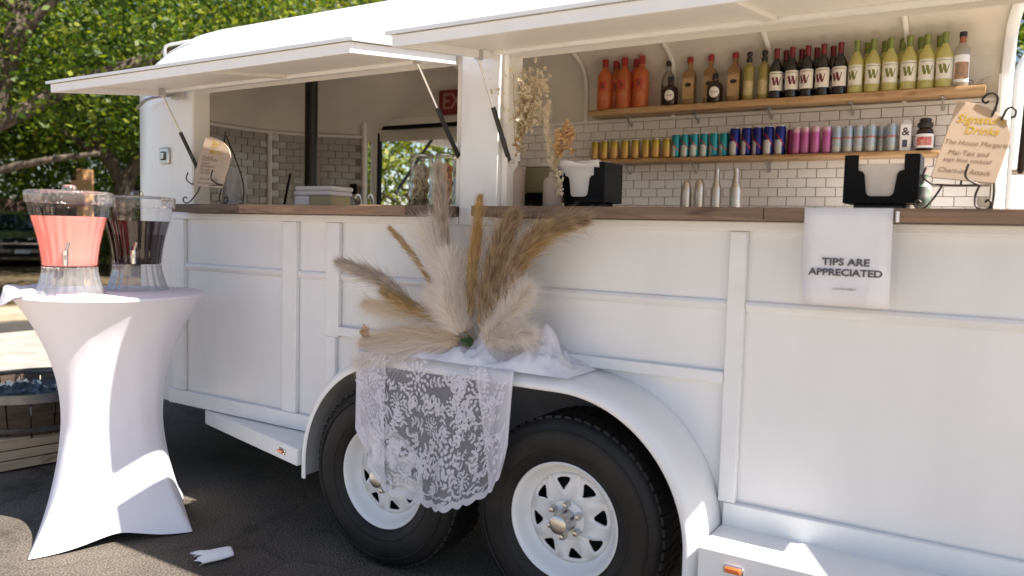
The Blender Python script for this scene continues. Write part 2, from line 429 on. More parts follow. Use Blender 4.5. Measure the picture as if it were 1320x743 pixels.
# nose tiles follow the curved lining
cum = [0]
for a, b in zip(NI, NI[1:]): cum.append(cum[-1] + math.hypot(b[0] - a[0], b[1] - a[1]))
def on_nose(s, d=0):
    s = max(0, min(cum[-1] - 1e-4, s))
    for i in range(len(cum) - 1):
        if cum[i] <= s <= cum[i + 1]:
            t = (s - cum[i]) / (cum[i + 1] - cum[i]); a, b = NI[i], NI[i + 1]
            tx, ty = (b[0] - a[0]) / (cum[i + 1] - cum[i]), (b[1] - a[1]) / (cum[i + 1] - cum[i])
            nx, ny = ty, -tx
            x = a[0] + (b[0] - a[0]) * t; y = a[1] + (b[1] - a[1]) * t
            if (x + nx - (-2.4)) ** 2 + (y + ny - 1.2) ** 2 > (x + 2.4) ** 2 + (y - 1.2) ** 2: nx, ny = -nx, -ny
            return Vector((x + nx * d, y + ny * d, 0))
bed = MB(); tf = MB()
S0, S1 = 1.2, cum[-1] - .03
for z0, z1 in ((1.38, 2.02),):
    ss = np.linspace(S0, S1, 40)
    bed.grid([[(*on_nose(s, .006)[:2], z) for s in ss][::-1] for z in (z0, z1)])
put('nose_tile_backing', bed, mat('grout_with_shade', (.25, .23, .205), .9), T, angle=60)  # darker grout copy, with the shade of the nose in its colour
nr = 0
z = 2.02 - .0254
while z > 1.42:
    s = S0 + (.0508 if nr % 2 else 0)
    while s + .1 < S1:
        a = on_nose(s + .003, .008); b = on_nose(s + .0985, .008); a2 = on_nose(s + .003, .014); b2 = on_nose(s + .0985, .014)
        lo, hi = z - .0232, z + .0232
        tf.add([(a2.x, a2.y, lo), (b2.x, b2.y, lo), (b2.x, b2.y, hi), (a2.x, a2.y, hi), (a.x, a.y, lo), (b.x, b.y, lo), (b.x, b.y, hi), (a.x, a.y, hi)],
               [(0, 1, 2, 3), (4, 0, 3, 7), (1, 5, 6, 2), (3, 2, 6, 7), (4, 5, 1, 0)])
        s += .1016
    nr += 1; z -= .0508
stuff(put('nose_tile_field', tf, mat('tile_glaze_with_shade', (.38, .355, .32), .2, var=.06, scale=2, bump=.0006, bscale=14, coat=.25), T, angle=None))  # same tile as the back wall, darkened in colour for the shade here
# trims: top edge of the tiling and the seam at the nose corner
mb = MB(); mb.tube([(*on_nose(s, .02)[:2], 2.03) for s in np.linspace(S0, S1, 30)], .012, 6)
mb.box(-1.70, 1.14, YB - .022, YB - .0145, 2.044, 2.062)
put('tile_trim', mb, UNDER, T)
q = on_nose(cum[-1] - .72, .018)
mb = MB(); mb.tube([(q.x, q.y, 1.36), (q.x, q.y, 2.02)], .018, 6)
put('seam_trim', mb, UNDER, T)
# doorway frame in the back wall and the propped hatch beyond it
mb = MB()
mb.box(-2.875, -2.82, YB - .02, YB + .022, 1.0, 2.165); mb.box(-2.82, -1.78, YB - .02, YB + .022, 2.112, 2.165); mb.box(-1.80, -1.745, YB - .02, YB + .022, 1.0, 2.112)
mb.box(-2.82, -1.80, YB - .02, YB + .02, 1.30, 1.42)
put('service_window_frame', mb, UNDER, T, bevel=.004)
mb = MB(); mb.box(-2.82, -1.80, YB - .018, YB + .02, 2.085, 2.1115); mb.box(-2.8195, -2.805, YB - .018, YB + .02, 1.42, 2.085)
put('window_seal', mb, BLACK, T)
mb = MB(); mb.hexa([(-3.05, YB + .09, 2.08), (-1.5, YB + .09, 2.08), (-1.5, YB + .95, 2.13), (-3.05, YB + .95, 2.13)], [(-3.05, YB + .09, 2.11), (-1.5, YB + .09, 2.11), (-1.5, YB + .95, 2.17), (-3.05, YB + .95, 2.17)])
bh = put('rear_hatch', mb, WHITE_F, T, bevel=.004)
mb = MB()
for xx in (-2.85, -2.2): mb.box(xx, xx + .04, YB + .12, YB + .93, 2.05, 2.105)
mb.box(-3.0, -1.55, YB + .90, YB + .95, 2.085, 2.13)
put('hatch_frame', mb, WHITE_F, bh)
mb = MB(); mb.tube([(-2.70, YB + .06, 1.62), (-2.70, YB + .5, 2.08)], .012, 8); put('strut', mb, BLACKTUBE, bh)

# --- roof: loops drawn in from the outline to the crown
FR = [(0, 2.055), (.03, 2.15), (.08, 2.235), (.15, 2.31), (.25, 2.385), (.45, 2.458), (.7, 2.515), (1.0, 2.55)]
BK = [(0, 2.20), (.02, 2.34), (.06, 2.42), (.14, 2.462), (.25, 2.50), (.45, 2.53), (.7, 2.547), (1.0, 2.55)]
NS = [(0, 2.055), (.03, 2.14), (.08, 2.22), (.15, 2.295), (.25, 2.37), (.45, 2.455), (.7, 2.515), (1.0, 2.55)]
outl = [(xr(.2), .205)] + [(x, .205) for x in np.linspace(1.3, -2.4, 14)] + NOSE + [(x, 2.235) for x in np.linspace(-2.4, .9, 12)] + [(xr(2.2), 2.235)]
def roof_loops(dz=0, shrink=0):
    rows = []
    for i in range(len(FR)):
        row = []
        for (x, y) in outl:
            wgt = min(1, max(0, (y - .2) / 2.0)); wgt = wgt * wgt * (3 - 2 * wgt)
            d = FR[i][0]; z = FR[i][1] * (1 - wgt) + BK[i][1] * wgt; nz_ = min(1, max(0, (-2.35 - x) / .55)); nz_ = nz_ * nz_ * (3 - 2 * nz_); z = z * (1 - nz_) + NS[i][1] * nz_
            m_ = Vector((max(x, -2.4), 1.2, 0)); p = Vector((x, y, 0))
            kk = (1 - d) * (1 - shrink)
            if i == 0: kk = 1 - shrink
            q = m_ + (p - m_) * kk
            if x >= -2.4: q.x = x if y < .3 or y > 2.1 else q.x
            if abs(x - xr(y)) < .02: q.x = xr(q.y)
            row.append((q.x, q.y, z - dz))
        rows.append(row)
    return rows
mb = MB(); mb.grid(roof_loops()); put('roof', mb, WHITE, T, angle=60)
mb = MB(); cl = roof_loops(.022, .014); cl = [[(x, y, 2.0) for x, y, z in cl[0]]] + cl; mb.grid([r[::-1] for r in cl]); put('ceiling', mb, CREAM, T, angle=60)
def profile_at(yv):
    d = (yv - .2) if yv < 1.2 else (2.2 - yv); tab = FR if yv < 1.2 else BK
    for (a, za), (b, zb) in zip(tab, tab[1:]):
        if a <= d <= b: return za + (zb - za) * (d - a) / (b - a)
    return tab[0][1]
for xx in (-1.97, -1.08, -.50, .06, .74):
    ys = [2.19, 2.175, 2.15, 2.11, 2.05, 1.95, 1.75, 1.5]
    pts = [(xx, 2.188, 1.6 if xx < -1.5 else 2.05)] + [(xx, yv, profile_at(yv) - .035) for yv in ys]
    mb = MB(); mb.tube(pts, .014, 6); put('roof_rib', mb, UNDER, T, angle=60)
# rib over the doorway corner, on the taper of the nose
pts = [(-2.90, 2.13, 1.45), (-2.90, 2.125, 2.05), (-2.89, 2.10, 2.22), (-2.88, 2.05, 2.31), (-2.86, 1.95, 2.375), (-2.84, 1.82, 2.42), (-2.80, 1.6, 2.46), (-2.76, 1.2, 2.49)]
mb = MB(); mb.tube(smooth_path(pts, 4), .022, 8); put('roof_rib', mb, UNDER, T, angle=60)
# rear frame arch
pts = [(xr(2.2) - .01, 2.19, .45), (xr(2.2) - .01, 2.19, 2.12)] + [(xr(yv) - .01, yv, profile_at(yv) - .03) for yv in (2.17, 2.12, 2.05, 1.95, 1.75, 1.5, 1.2, .9, .65, .45, .33, .26)]
mb = MB(); mb.tube(pts, .03, 6); put('rear_frame', mb, WHITE_F, T, angle=60)
mb = MB(); mb.box(1.151, 1.165, YB - .10, YB + .04, .45, 2.16); put('wall_end_trim', mb, UNDER, T)
# open rear door, swung out beyond the far corner, its corners rounded
def door_leaf():
    h = Vector((1.225, 2.30, 0)); d = Vector((.80, .60, 0)).normalized(); pts = []
    Wd, H, rr = 1.0, 2.36, .20
    pts.append(h + Vector((0, 0, .5)) + d * .0); pts.append(h + d * Wd + Vector((0, 0, .5)))
    for k in range(9):
        a = PI / 2 * k / 8; pts.append(h + d * (Wd - rr + rr * math.cos(a)) + Vector((0, 0, H - rr + rr * math.sin(a))))
    for k in range(9):
        a = PI / 2 * k / 8; pts.append(h + d * (rr - rr * math.sin(a)) + Vector((0, 0, H - rr + rr * math.cos(a))))
    return pts, d
pts, dd = door_leaf()
nrm = Vector((-dd.y, dd.x, 0))
mb = MB(); mb.prism(pts, nrm * .04)
DOORM = mat('door_paint_with_leaf_shade', (.80, .80, .78), .4, col2=(.62, .66, .58), scale=16, detail=6)  # mottling paints dappled leaf shadow into the door colour
rd = put('rear_door', mb, DOORM, T, bevel=.006)
mb = MB()
rim = [p for p in pts]; 
mb.tube([p - nrm * .012 for p in rim[2:]] + [rim[0] - nrm * .012], .022, 6); put('door_rim', mb, WHITE_F, rd)

# --- floor and chassis
mb = MB(); mb.box(-2.5, 1.3, .46, 2.19, .46, .50); mb.box(-2.5, -1.3, .246, .46, .46, .50); mb.box(.5, 1.3, .246, .46, .46, .5); mb.box(-3.3, -2.5, .6, 1.9, .46, .50)
put('floor_deck', mb, mat('pale_plank_vinyl', (.62, .51, .39), .45, var=.08, scale=5, stretch=(1, 9, 9)), T)
mb = MB(); mb.box(-1.30, .52, .45, .47, .42, .99); mb.box(-1.30, .52, .246, .45, .97, .99); mb.box(-1.30, -1.28, .246, .45, .42, .99); mb.box(.50, .52, .246, .45, .42, .99)
put('wheel_well', mb, LINER, T)
mb = MB(); mb.box(-3.0, 1.4, .62, .70, .33, .458); mb.box(-3.0, 1.4, 1.70, 1.78, .33, .458)
for xx in (-.816, 0): mb.tube([(xx, .24, .365), (xx, 2.1, .365)], .04, 10)
put('axle_frame', mb, CHASSIS, T)
mb = MB(); mb.box(.455, .485, .205, .245, .20, .40); put('frame_bracket', mb, WHITE_F, T)

# --- posts, rails and beads on the skin
def bar(name, *b, m=WHITE_F, bev=.004): 
    mb = MB(); mb.box(*b); return put(name, mb, m, T, bevel=bev)
bar('corner_post', -2.433, -2.335, .188, .2115, .487, 1.372)
bar('side_post', -1.606, -1.512, .188, .2115, .487, 1.372)
bar('side_post', -1.326, -1.246, .188, .2115, .866, 1.372)
bar('side_post', -1.326, -1.2665, .190, .2115, .487, .866)
bar('side_post', .474, .531, .186, .2115, .487, 1.372)
bar('sill_rail', -2.46, -1.268, .186, .2117, .412, .486)
bar('sill_rail', .492, 1.50, .186, .2117, .392, .486)
bar('fascia_board', -2.433, -.607, .187, .2116, 1.373, 1.404)
bar('fascia_board', -.427, 1.50, .187, .2116, 1.373, 1.404)
bar('mid_rail', -1.245, .473, .186, .2113, .874, .914)
for a, b in ((-2.334, -1.607), (-1.511, -1.327), (-1.245, .473), (.532, 1.50)):
    mb = MB(); mb.prism([(a, .2118, 1.112), (a, .200, 1.124), (a, .196, 1.136), (a, .200, 1.146), (a, .2118, 1.150)], (b - a, 0, 0)); put('panel_bead', mb, WHITE, T, angle=30)

# --- fender
FY = -.025
def fender_pt(u, r):                                       # u 0..1 along the arch from the nose end to the tail end
    cl, cr, cz = -.762, -.018, .36
    L1 = .07; A = r * PI / 2; Fl = cr - cl; tot = 2 * L1 + 2 * .505 * PI / 2 + Fl
    s = u * tot; AA = .505 * PI / 2
    if s < L1: return (cl - r, cz - .07 + s)
    s -= L1
    if s < AA:
        a = s / .505; return (cl - r * math.cos(a), cz + r * math.sin(a))
    s -= AA
    if s < Fl: return (cl + s, cz + r)
    s -= Fl
    if s < AA:
        a = s / .505; return (cr + r * math.sin(a), cz + r * math.cos(a))
    s -= AA
    return (cr + r, cz - s)
sec = [(.211, .505), (.06, .505), (.025, .501), (.003, .492), (-.012, .478), (-.016, .462), (-.012, .455), (-.004, .458), (.004, .47), (.03, .49), (.211, .494)]
mb = MB(); rows = []
for k in range(73):
    u = k / 72; rows.append([(fender_pt(u, r)[0], FY + y + .012 if y < .2 else y, fender_pt(u, r)[1]) for y, r in sec])
mb.grid(rows)
fender = put('fender', mb, WHITE, T, angle=50)
# gusset ahead of the fender, with its lamp, and the step behind it
mb = MB(); mb.prism([(-1.268, FY, .408), (-1.268, .20, .408), (-2.18, .20, .408)], (0, 0, -.075)); gus = put('fender_gusset', mb, WHITE_F, T, bevel=.004)
mb = MB(); mb.prism([(.488, FY - .01, .409), (1.50, FY - .01, .409), (1.50, .205, .409), (.488, .205, .409)], (0, 0, -.12)); stp = put('side_step', mb, WHITE_F, T, bevel=.004)
def lamp(c, ex, parent):
    ex = Vector(ex).normalized(); nn = Vector((ex.y, -ex.x, 0)); nn = nn if nn.y < 0 else -nn
    b = [Vector(c) + ex * sx * .030 + Vector((0, 0, sz * .013)) for sx, sz in ((-1, -1), (1, -1), (1, 1), (-1, 1))]
    mb = MB(); mb.prism([p - nn * .001 for p in b], nn * .006); o = put('marker_light', mb, CHROME, parent, bevel=.003)
    c2 = Vector(c) + nn * .006
    b = [c2 + ex * sx * .023 + Vector((0, 0, sz * .008)) for sx, sz in ((-1, -1), (1, -1), (1, 1), (-1, 1))]
    mb = MB(); mb.prism(b, nn * .008)
    p = wloc(o); mb.v = [(v[0] - p.x, v[1] - p.y, v[2] - p.z) for v in mb.v]
    return link('lens', mb.mesh('lens'), AMBER, o, bevel=.003)
ge = Vector((-.912, .225, 0)).normalized()
lamp(Vector((-1.268, FY, .372)) + ge * .13, ge, gus)
lamp((.598, FY - .01, .362), (1, 0, 0), stp)

# --- wheels
def make_wheel(x):
    wy = .0
    tyre_prof = [(.200, .20), (.212, .222), (.28, .232), (.335, .222), (.354, .205), (.3605, .17), (.361, .10), (.3605, .04), (.355, .012), (.340, -.008), (.300, -.020), (.262, -.020), (.232, -.012), (.212, .0), (.200, .012)]
    mb = MB(); mb.lathe([(.200, .02), (.205, .006), (.207, 0), (.203, -.003), (.197, .002), (.190, .012), (.184, .03), (.176, .04), (.168, .052), (.160, .056)], (x, wy, .365), 64, 'y', cap=False)
    rim_o = put('wheel', mb, RIM, T, angle=40)
    mb = MB(); mb.lathe(tyre_prof[::-1], (x, wy, .365), 72, 'y', cap=False); ty = put('tyre', mb, RUBBER, rim_o, angle=60)
    mb = MB()
    for k in range(60):                                    # shoulder lugs of the tread
        a = 2 * PI * k / 60; da = .040
        for (r0, r1, y0, y1, sh) in ((.345, .3635, .012, .075, 0), (.352, .3635, .082, .145, .03), (.345, .3635, .152, .215, 0)):
            pts = []
            for (rr, yy, aa) in ((r0, y0 - .012 if y0 == 0 else y0, a - da), (r0, y0 - .012 if y0 == 0 else y0, a + da), (r0, y1, a + da + sh), (r0, y1, a - da + sh), (r1, y0, a - da * .9), (r1, y0 + .004, a + da * .9), (r1, y1, a + da * .85 + sh), (r1, y1, a - da * .85 + sh)):
                pts.append((x + rr * math.cos(aa), yy, .365 + rr * math.sin(aa)))
            mb.hexa(pts[:4], pts[4:])
    stuff(put('tread_lugs', mb, RUBBER, rim_o, angle=None))
    mb = MB()                                              # raised rings on the sidewall
    for rr in (.318, .246):
        pr = [(rr - .003, -.0195 + (.0015 if rr > .3 else .003)), (rr - .001, -.0225 + (.002 if rr > .3 else .004)), (rr + .001, -.0225 + (.002 if rr > .3 else .004)), (rr + .003, -.0185 + (.002 if rr > .3 else .002))]
        mb.lathe(pr[::-1], (x, wy, .365), 72, 'y', cap=False)
    put('sidewall_ring', mb, RUBBER, rim_o)
    # spoked disc with eight holes
    from mathutils.geometry import tessellate_polygon
    verts = []; faces = []
    for k in range(8):
        a0 = 2 * PI * (k - .5) / 8 + .2; a1 = a0 + 2 * PI / 8; am = (a0 + a1) / 2
        def P(r, a): return Vector((r * math.cos(a), 0, r * math.sin(a)))
        N = 7
        outer = [P(.160, a0 + (a1 - a0) * i / N) for i in range(N + 1)] + [P(.062, a1 - (a1 - a0) * i / N) for i in range(N + 1)]
        hw0, hw1 = .17, .20
        base = [P(.143, am - hw1 * .9), P(.145, am - hw1 * .4), P(.145, am + hw1 * .4), P(.143, am + hw1 * .9), P(.136, am + hw1), P(.107, am + .095), P(.101, am + .04), P(.101, am - .04), P(.107, am - .095), P(.136, am - hw1)]
        tri = tessellate_polygon([outer, base[::-1]])
        o0 = len(verts); allv = outer + base[::-1]
        verts += allv; faces += [tuple(o0 + i for i in t) for t in tri]
    mb = MB()
    def yoff(p):
        r = math.hypot(p.x, p.z); return .056 - .018 * max(0, min(1, (.16 - r) / .05)) 
    mb.add([(x + p.x, wy + yoff(p), .365 + p.z) for p in verts], faces)
    sd = put('spoke_disc', mb, RIM, rim_o, angle=45)
    bmx = bmesh.new(); bmx.from_mesh(sd.data); bmesh.ops.remove_doubles(bmx, verts=bmx.verts, dist=1e-4)
    bmesh.ops.recalc_face_normals(bmx, faces=bmx.faces); bmx.to_mesh(sd.data); bmx.free()
    sm = sd.modifiers.new('solid', 'SOLIDIFY'); sm.thickness = .006
    mb = MB(); mb.lathe([(.0, .12), (.19, .12), (.195, .03)][::-1], (x, wy, .365), 32, 'y', cap=False); put('brake_drum', mb, CHASSIS, rim_o)
    mb = MB(); mb.lathe([(.075, .050), (.066, .040), (.066, .030), (.045, .028), (.04, .026)], (x, wy, .365), 40, 'y'); put('hub_plate', mb, RIM, rim_o)
    mb = MB(); mb.lathe([(.040, .03), (.039, -.01), (.036, -.025), (.032, -.036), (.024, -.040), (.0, -.040)], (x, wy, .365), 32, 'y'); put('hub_cap', mb, STEEL, rim_o)
    for k in range(6):
        a = 2 * PI * k / 6 + .45; cx, cz = x + .057 * math.cos(a), .365 + .057 * math.sin(a)
        mb = MB(); mb.lathe([(.012, .03), (.012, .008), (.009, .0), (.0, -.002)], (cx, wy, cz), 6, 'y'); put('lug_nut', mb, STEEL, rim_o, angle=30)
for xx in (0, -.816): make_wheel(xx)

# --- hatches
def awning(x0, x1, yf=-.403, zf=1.97):
    zh = 2.045; rootname = 'side_hatch'
    mb = MB(); mb.hexa([(x0 - .02, .195, zh - .012), (x1 + .02, .195, zh - .012), (x1 + .02, yf - .012, zf - .012), (x0 - .02, yf - .012, zf - .012)][::-1], [(x0 - .02, .195, zh), (x1 + .02, .195, zh), (x1 + .02, yf - .012, zf), (x0 - .02, yf - .012, zf)][::-1])
    h = put(rootname, mb, WHITE, T)
    bmx = bmesh.new(); bmx.from_mesh(h.data); bmesh.ops.recalc_face_normals(bmx, faces=bmx.faces); bmx.to_mesh(h.data); bmx.free()
    def zz(y): return zf + (zh - zf) * (y - yf) / (.195 - yf)
    def piece(name, xa, xb, ya, yb, t, m):
        mb = MB(); mb.hexa([(xa, ya, zz(ya) - .013 - t), (xb, ya, zz(ya) - .013 - t), (xb, yb, zz(yb) - .013 - t), (xa, yb, zz(yb) - .013 - t)], [(xa, ya, zz(ya) - .0123), (xb, ya, zz(ya) - .0123), (xb, yb, zz(yb) - .0123), (xa, yb, zz(yb) - .0123)])
        return put(name, mb, m, h, bevel=.002)
    piece('front_lip', x0, x1, yf, yf + .022, .036, WHITE_F)
    piece('end_lip', x0, x0 + .022, yf + .0225, .18, .036, WHITE_F)
    piece('end_lip', x1 - .022, x1, yf + .0225, .18, .036, WHITE_F)
    piece('back_lip', x0 + .023, x1 - .023, .13, .18, .022, WHITE_F)
    piece('underside_panel', x0 + .023, x1 - .023, yf + .023, .129, .008, UNDER)
    n = max(2, round((x1 - x0) / .9))
    for k in range(1, n):
        xc = x0 + (x1 - x0) * k / n; piece('stiffener', xc - .02, xc + .02, yf + .024, .128, .020, UNDER)
    piece('hinge_leaf', x0 + .06, x0 + .12, .182, .194, .02, STEEL); piece('hinge_leaf', x1 - .16, x1 - .10, .182, .194, .02, STEEL)
    return h, zz
def strut(h, top, bot, mm=STEEL):
    top = Vector(top); bot = Vector(bot); mid = top.lerp(bot, .46)
    mb = MB(); mb.tube([top, mid], .0045, 8); so = put('strut', mb, mm, h)
    for nm, a, b, r in (('strut_cylinder', mid, bot, .0095),):
        mb = MB(); mb.tube([a, b], r, 10); put(nm, mb, BLACKTUBE, h)
    mb = MB(); mb.box(top.x - .012, top.x + .012, top.y - .012, top.y + .012, top.z - .004, top.z + .03); put('strut_bracket', mb, STEEL, h)
    mb = MB(); mb.tube([bot + Vector((-.02, 0, 0)), bot + Vector((.02, 0, 0))], .008, 8); put('strut_stud', mb, STEEL, h)
hL, zz = awning(-2.45, -.625)
strut(hL, (-2.315, .06, 1.975), (-2.26, .235, 1.60))
strut(hL, (-.655, -.02, 1.965), (-.628, .215, 1.64), CHROME)
hR, zz = awning(-.448, 1.62)
strut(hR, (-.435, .06, 1.975), (-.400, .23, 1.62))
strut(hR, (1.262, -.04, 1.965), (1.250, .235, 1.55))
mb = MB(); mb.tube([(1.25, .235, 1.55), (1.36, .235, 1.55)], .006, 6); put('strut_rod', mb, STEEL, hR)
mb = MB(); mb.tube(smooth_path([(-2.72, .19, 1.955), (-2.62, .17, 1.985), (-2.50, .165, 1.995), (-2.36, .17, 1.995)], 5), .009, 8); mb.box(-2.40, -2.33, .165, .19, 1.975, 2.012)
put('latch_bar', mb, STEEL, T)
# socket plate on the nose panel
mb = MB(); mb.box(-2.55, -2.47, .196, .2118, 1.655, 1.74); sp = put('socket_plate', mb, STEEL, T, bevel=.006)
mb = MB(); mb.box(-2.528, -2.492, .190, .1955, 1.675, 1.72); put('socket_cover', mb, DARKMETAL, sp, bevel=.003)
mb = MB(); mb.box(-2.521, -2.499, .187, .1895, 1.682, 1.712); put('socket_latch', mb, STEEL, sp, bevel=.002)
# grab frame on the nose of the roof
mb = MB(); mb.tube(smooth_path([(-2.74, .37, 2.20), (-2.735, .36, 2.29), (-2.71, .36, 2.315), (-2.60, .36, 2.318), (-2.52, .36, 2.318), (-2.50, .36, 2.30), (-2.495, .37, 2.22)], 5), .008, 8)
put('roof_handle', mb, WHITE_F, T)

# --- counters: boards laid end to end
def boards(name, spans, y0, y1, z0, z1):
    for a, b, m in spans:
        mb = MB(); mb.box(a, b, y0, y1, z0, z1); put(name, mb, m, T, bevel=.003)
boards('counter_board', [(-2.30, -1.80, WALNUT), (-1.7985, -.80, OAK), (-.7985, -.6155, WALNUT)], .098, .52, 1.406, 1.446)
boards('counter_board', [(-.482, .60, DRIFT), (.6015, 1.50, DRIFT)], .098, .52, 1.406, 1.445)
mb = MB(); mb.box(-1.6, 1.12, 1.60, 2.185, 1.36, 1.42); put('back_counter', mb, mat('white_worktop', (.78, .76, .72), .3, var=.03), T)
mb = MB(); mb.box(-1.58, 1.08, 1.66, 2.185, .5, 1.359); put('back_cabinet', mb, CREAM, T)

# --- shelves with live edges, on brackets
def shelf(x0, x1, z0, z1, y0=2.045, y1=2.186):
    n = 40; mb = MB(); top = []; bot = []
    for k in range(n + 1):
        x = x0 + (x1 - x0) * k / n; e = y0 + .010 * noise.noise((x * 6, z0, 1)) + .005 * noise.noise((x * 21, z0, 4))
        e2 = y0 - .004 + .012 * noise.noise((x * 7, z0, 9))
        top.append((x, e)); bot.append((x, e2))
    rows = [[(x, y1, z0) for x, _ in top], [(x, y, z0 + .002) for x, y in bot], [(x, y - .004, (z0 + z1) / 2) for x, y in bot], [(x, y, z1 - .001) for x, y in top], [(x, y1, z1) for x, _ in top]]
    mb.grid(rows); k = len(mb.v)
    n1 = n + 1
    mb.f += [tuple(i * n1 for i in range(5))[::-1], tuple(i * n1 + n for i in range(5))]
    s = put('shelf', mb, PINE, T, angle=50)
    for xx in np.arange(x0 + .22, x1, .42):
        mb = MB(); mb.box(xx, xx + .018, y0 + .03, y1 - .003, z0 - .004, z0 - .0005); mb.box(xx, xx + .018, y1 - .004, y1 - .001, z0 - .06, z0 - .0045); mb.tube([(xx + .009, y0 + .05, z0 - .006), (xx + .009, y1 - .006, z0 - .05)], .004, 6)
        put('shelf_bracket', mb, STEEL, s)
    return s
SH1, SH2 = 2.106, 1.805
shelf(-.99, 1.10, SH1 - .036, SH1)
shelf(-.99, .925, SH2 - .026, SH2)
# black pipe, taps and outlet inside the nose
mb = MB(); mb.tube([(-2.74, 1.44, 1.38), (-2.74, 1.44, 2.46)], .042, 14); put('flue_pipe', mb, BLACKTUBE, T)
mb = MB(); mb.box(-2.84, -2.60, 1.9, 2.10, 1.30, 1.42); put('sink_ledge', mb, STEEL, T)
mb = MB(); mb.box(-2.98, -2.92, 2.06, 2.075, 1.60, 1.68); put('wall_outlet', mb, BLACK, T)

# ================================================================== THINGS ON THE SHELVES
def clear_liquid(name, col, rough=.08, tr=.55):
    m, n, l, b = new_mat(name)
    b.inputs['Base Color'].default_value = (*col, 1); b.inputs['Roughness'].default_value = rough
    t = n.new('ShaderNodeBsdfTranslucent'); t.inputs[0].default_value = (*col, 1)
    mx = n.new('ShaderNodeMixShader'); mx.inputs[0].default_value = tr
    l.new(b.outputs[0], mx.inputs[1]); l.new(t.outputs[0], mx.inputs[2]); l.new(mx.outputs[0], n['Material Output'].inputs[0])
    return m
GLASSC = glass('clear_glass', (.93, .95, .93), .8)
GLASSF = glass('fluted_acrylic', (.992, .992, .992), .18, .05, .0)
GLASSB = glass('fluted_acrylic_base', (.985, .985, .985), .6, .06, .08)
REDWINE = mat('dark_wine_bottle', (.008, .006, .008), .08, spec=.7)
WHITEWINE = clear_liquid('pale_wine_bottle', (.86, .80, .34), .06, .6)
FOILR = mat('burgundy_foil', (.16, .014, .018), .35, .2)
FOILG = mat('olive_foil', (.19, .23, .05), .4, .15)
LABELW = mat('cream_label', (.70, .66, .58), .6, var=.03, scale=30)
ORANGE = clear_liquid('orange_liquor', (.80, .27, .10), .06, .55)
REDCAP = mat('red_bottle_cap', (.32, .025, .02), .35)
DARKB = mat('dark_brown_bottle', (.022, .011, .008), .1)
AMBERL = clear_liquid('tan_liquor', (.45, .26, .11), .08, .4)
YELL = clear_liquid('yellow_liquor', (.50, .42, .14), .08, .45)
BLACKCAP = mat('black_stopper', (.018, .014, .014), .35)

def wrapped(me, r, zc=0, rot=0):
    """bend a flat mesh (x across, y up) round an upright cylinder, facing -y."""
    for v in me.vertices:
        a = -PI / 2 + v.co.x / r + rot; v.co = Vector((math.cos(a) * r, math.sin(a) * r, v.co.y + zc))
    return me
def label_mesh(r, z0, z1, half, n=8, rot=0):
    mb = MB(); mb.grid([[(math.cos(-PI / 2 + rot - half + 2 * half * k / n) * r, math.sin(-PI / 2 + rot - half + 2 * half * k / n) * r, z) for k in range(n + 1)] for z in (z0, z1)]); return mb

def build_at(loc, label, cat, group, name, parts):
    t = thing(name, label, cat, loc, group)
    for pn, me, m in parts:
        link(pn, me, m, t, angle=50)
    return t
def lathe_mesh(name, prof, n=16): return MB().lathe(prof, n=n).mesh(name)

def wine(kind):
    gl, fo, ink = (REDWINE, FOILR, mat('burgundy_print', (.14, .012, .02), .6)) if kind == 'red' else (WHITEWINE, FOILG, mat('olive_print', (.16, .17, .03), .6))
    parts = [('glass', lathe_mesh('glass', [(.030, 0), (.0365, .004), (.0368, .150), (.034, .168), (.024, .188), (.0155, .202), (.0135, .214), (.0135, .235)]), gl),
             ('foil', lathe_mesh('foil', [(.0143, .212), (.0147, .255), (.0155, .257), (.0155, .266), (.013, .268), (0, .268)]), fo),
             ('label', label_mesh(.0373, .040, .140, 1.25).mesh('label'), LABELW)]
    mbw = MB()
    for xa, xb, ww in ((-.024, -.0135, .0125), (-.0035, -.0115, .0045), (-.004, .0065, .0125), (.020, .0085, .0045)):
        mbw.grid([[(xa + (xb - xa) * q / 3 + d_, .022 - .044 * q / 3, 0) for d_ in (-ww / 2, 0, ww / 2)] for q in range(4)][::-1])
    W = mbw.mesh('letter'); wrapped(W, .0377, .088); parts.append(('letter', W, ink))
    tx = text_mesh('CELLARS', .010); 
    mb = label_mesh(.0376, .128, .1305, 1.0); parts.append(('label_rule', mb.mesh('label_rule'), ink))
    return parts
def place(parts_or_proto, loc, label, cat, group, name, rz=0):
    if isinstance(parts_or_proto, list):
        o = build_at(loc, label, cat, group, name, parts_or_proto); o.rotation_euler.z = rz; return o
    o = copy_tree(parts_or_proto); o.location = loc; o.rotation_euler.z = rz; o['label'] = label; return o

Yf, Yb_ = 2.082, 2.152
ORD = ['first', 'second', 'third', 'fourth', 'fifth', 'sixth', 'seventh', 'eighth']
proto = None
for i, x in enumerate((.117, .199, .279, .358, .442)):
    lab = f'dark red wine bottle with burgundy foil in the front row, {ORD[i]} from the yellow liqueur'
    proto0 = place(wine('red') if proto is None else proto, (x, Yf, SH1 + .001), lab, 'wine bottle', 'red wine bottles on the upper shelf', 'wine_bottle', .20 + random.uniform(-.4, .3)); proto = proto or proto0
for i, x in enumerate((.150, .232, .310, .392)):
    place(proto, (x, Yb_, SH1 + .001), f'dark red wine bottle in the back row, {ORD[i]} from the yellow liqueur', 'wine bottle', 'red wine bottles on the upper shelf', 'wine_bottle', .1)
protow = None
for i, x in enumerate((.520, .598, .678, .763, .841, .919)):
    lab = f'pale white wine bottle with olive foil in the front row, {ORD[i]} from the red wines'
    p0 = place(wine('white') if protow is None else protow, (x, Yf, SH1 + .001), lab, 'wine bottle', 'white wine bottles on the upper shelf', 'wine_bottle', .12 + random.uniform(-.4, .3)); protow = protow or p0
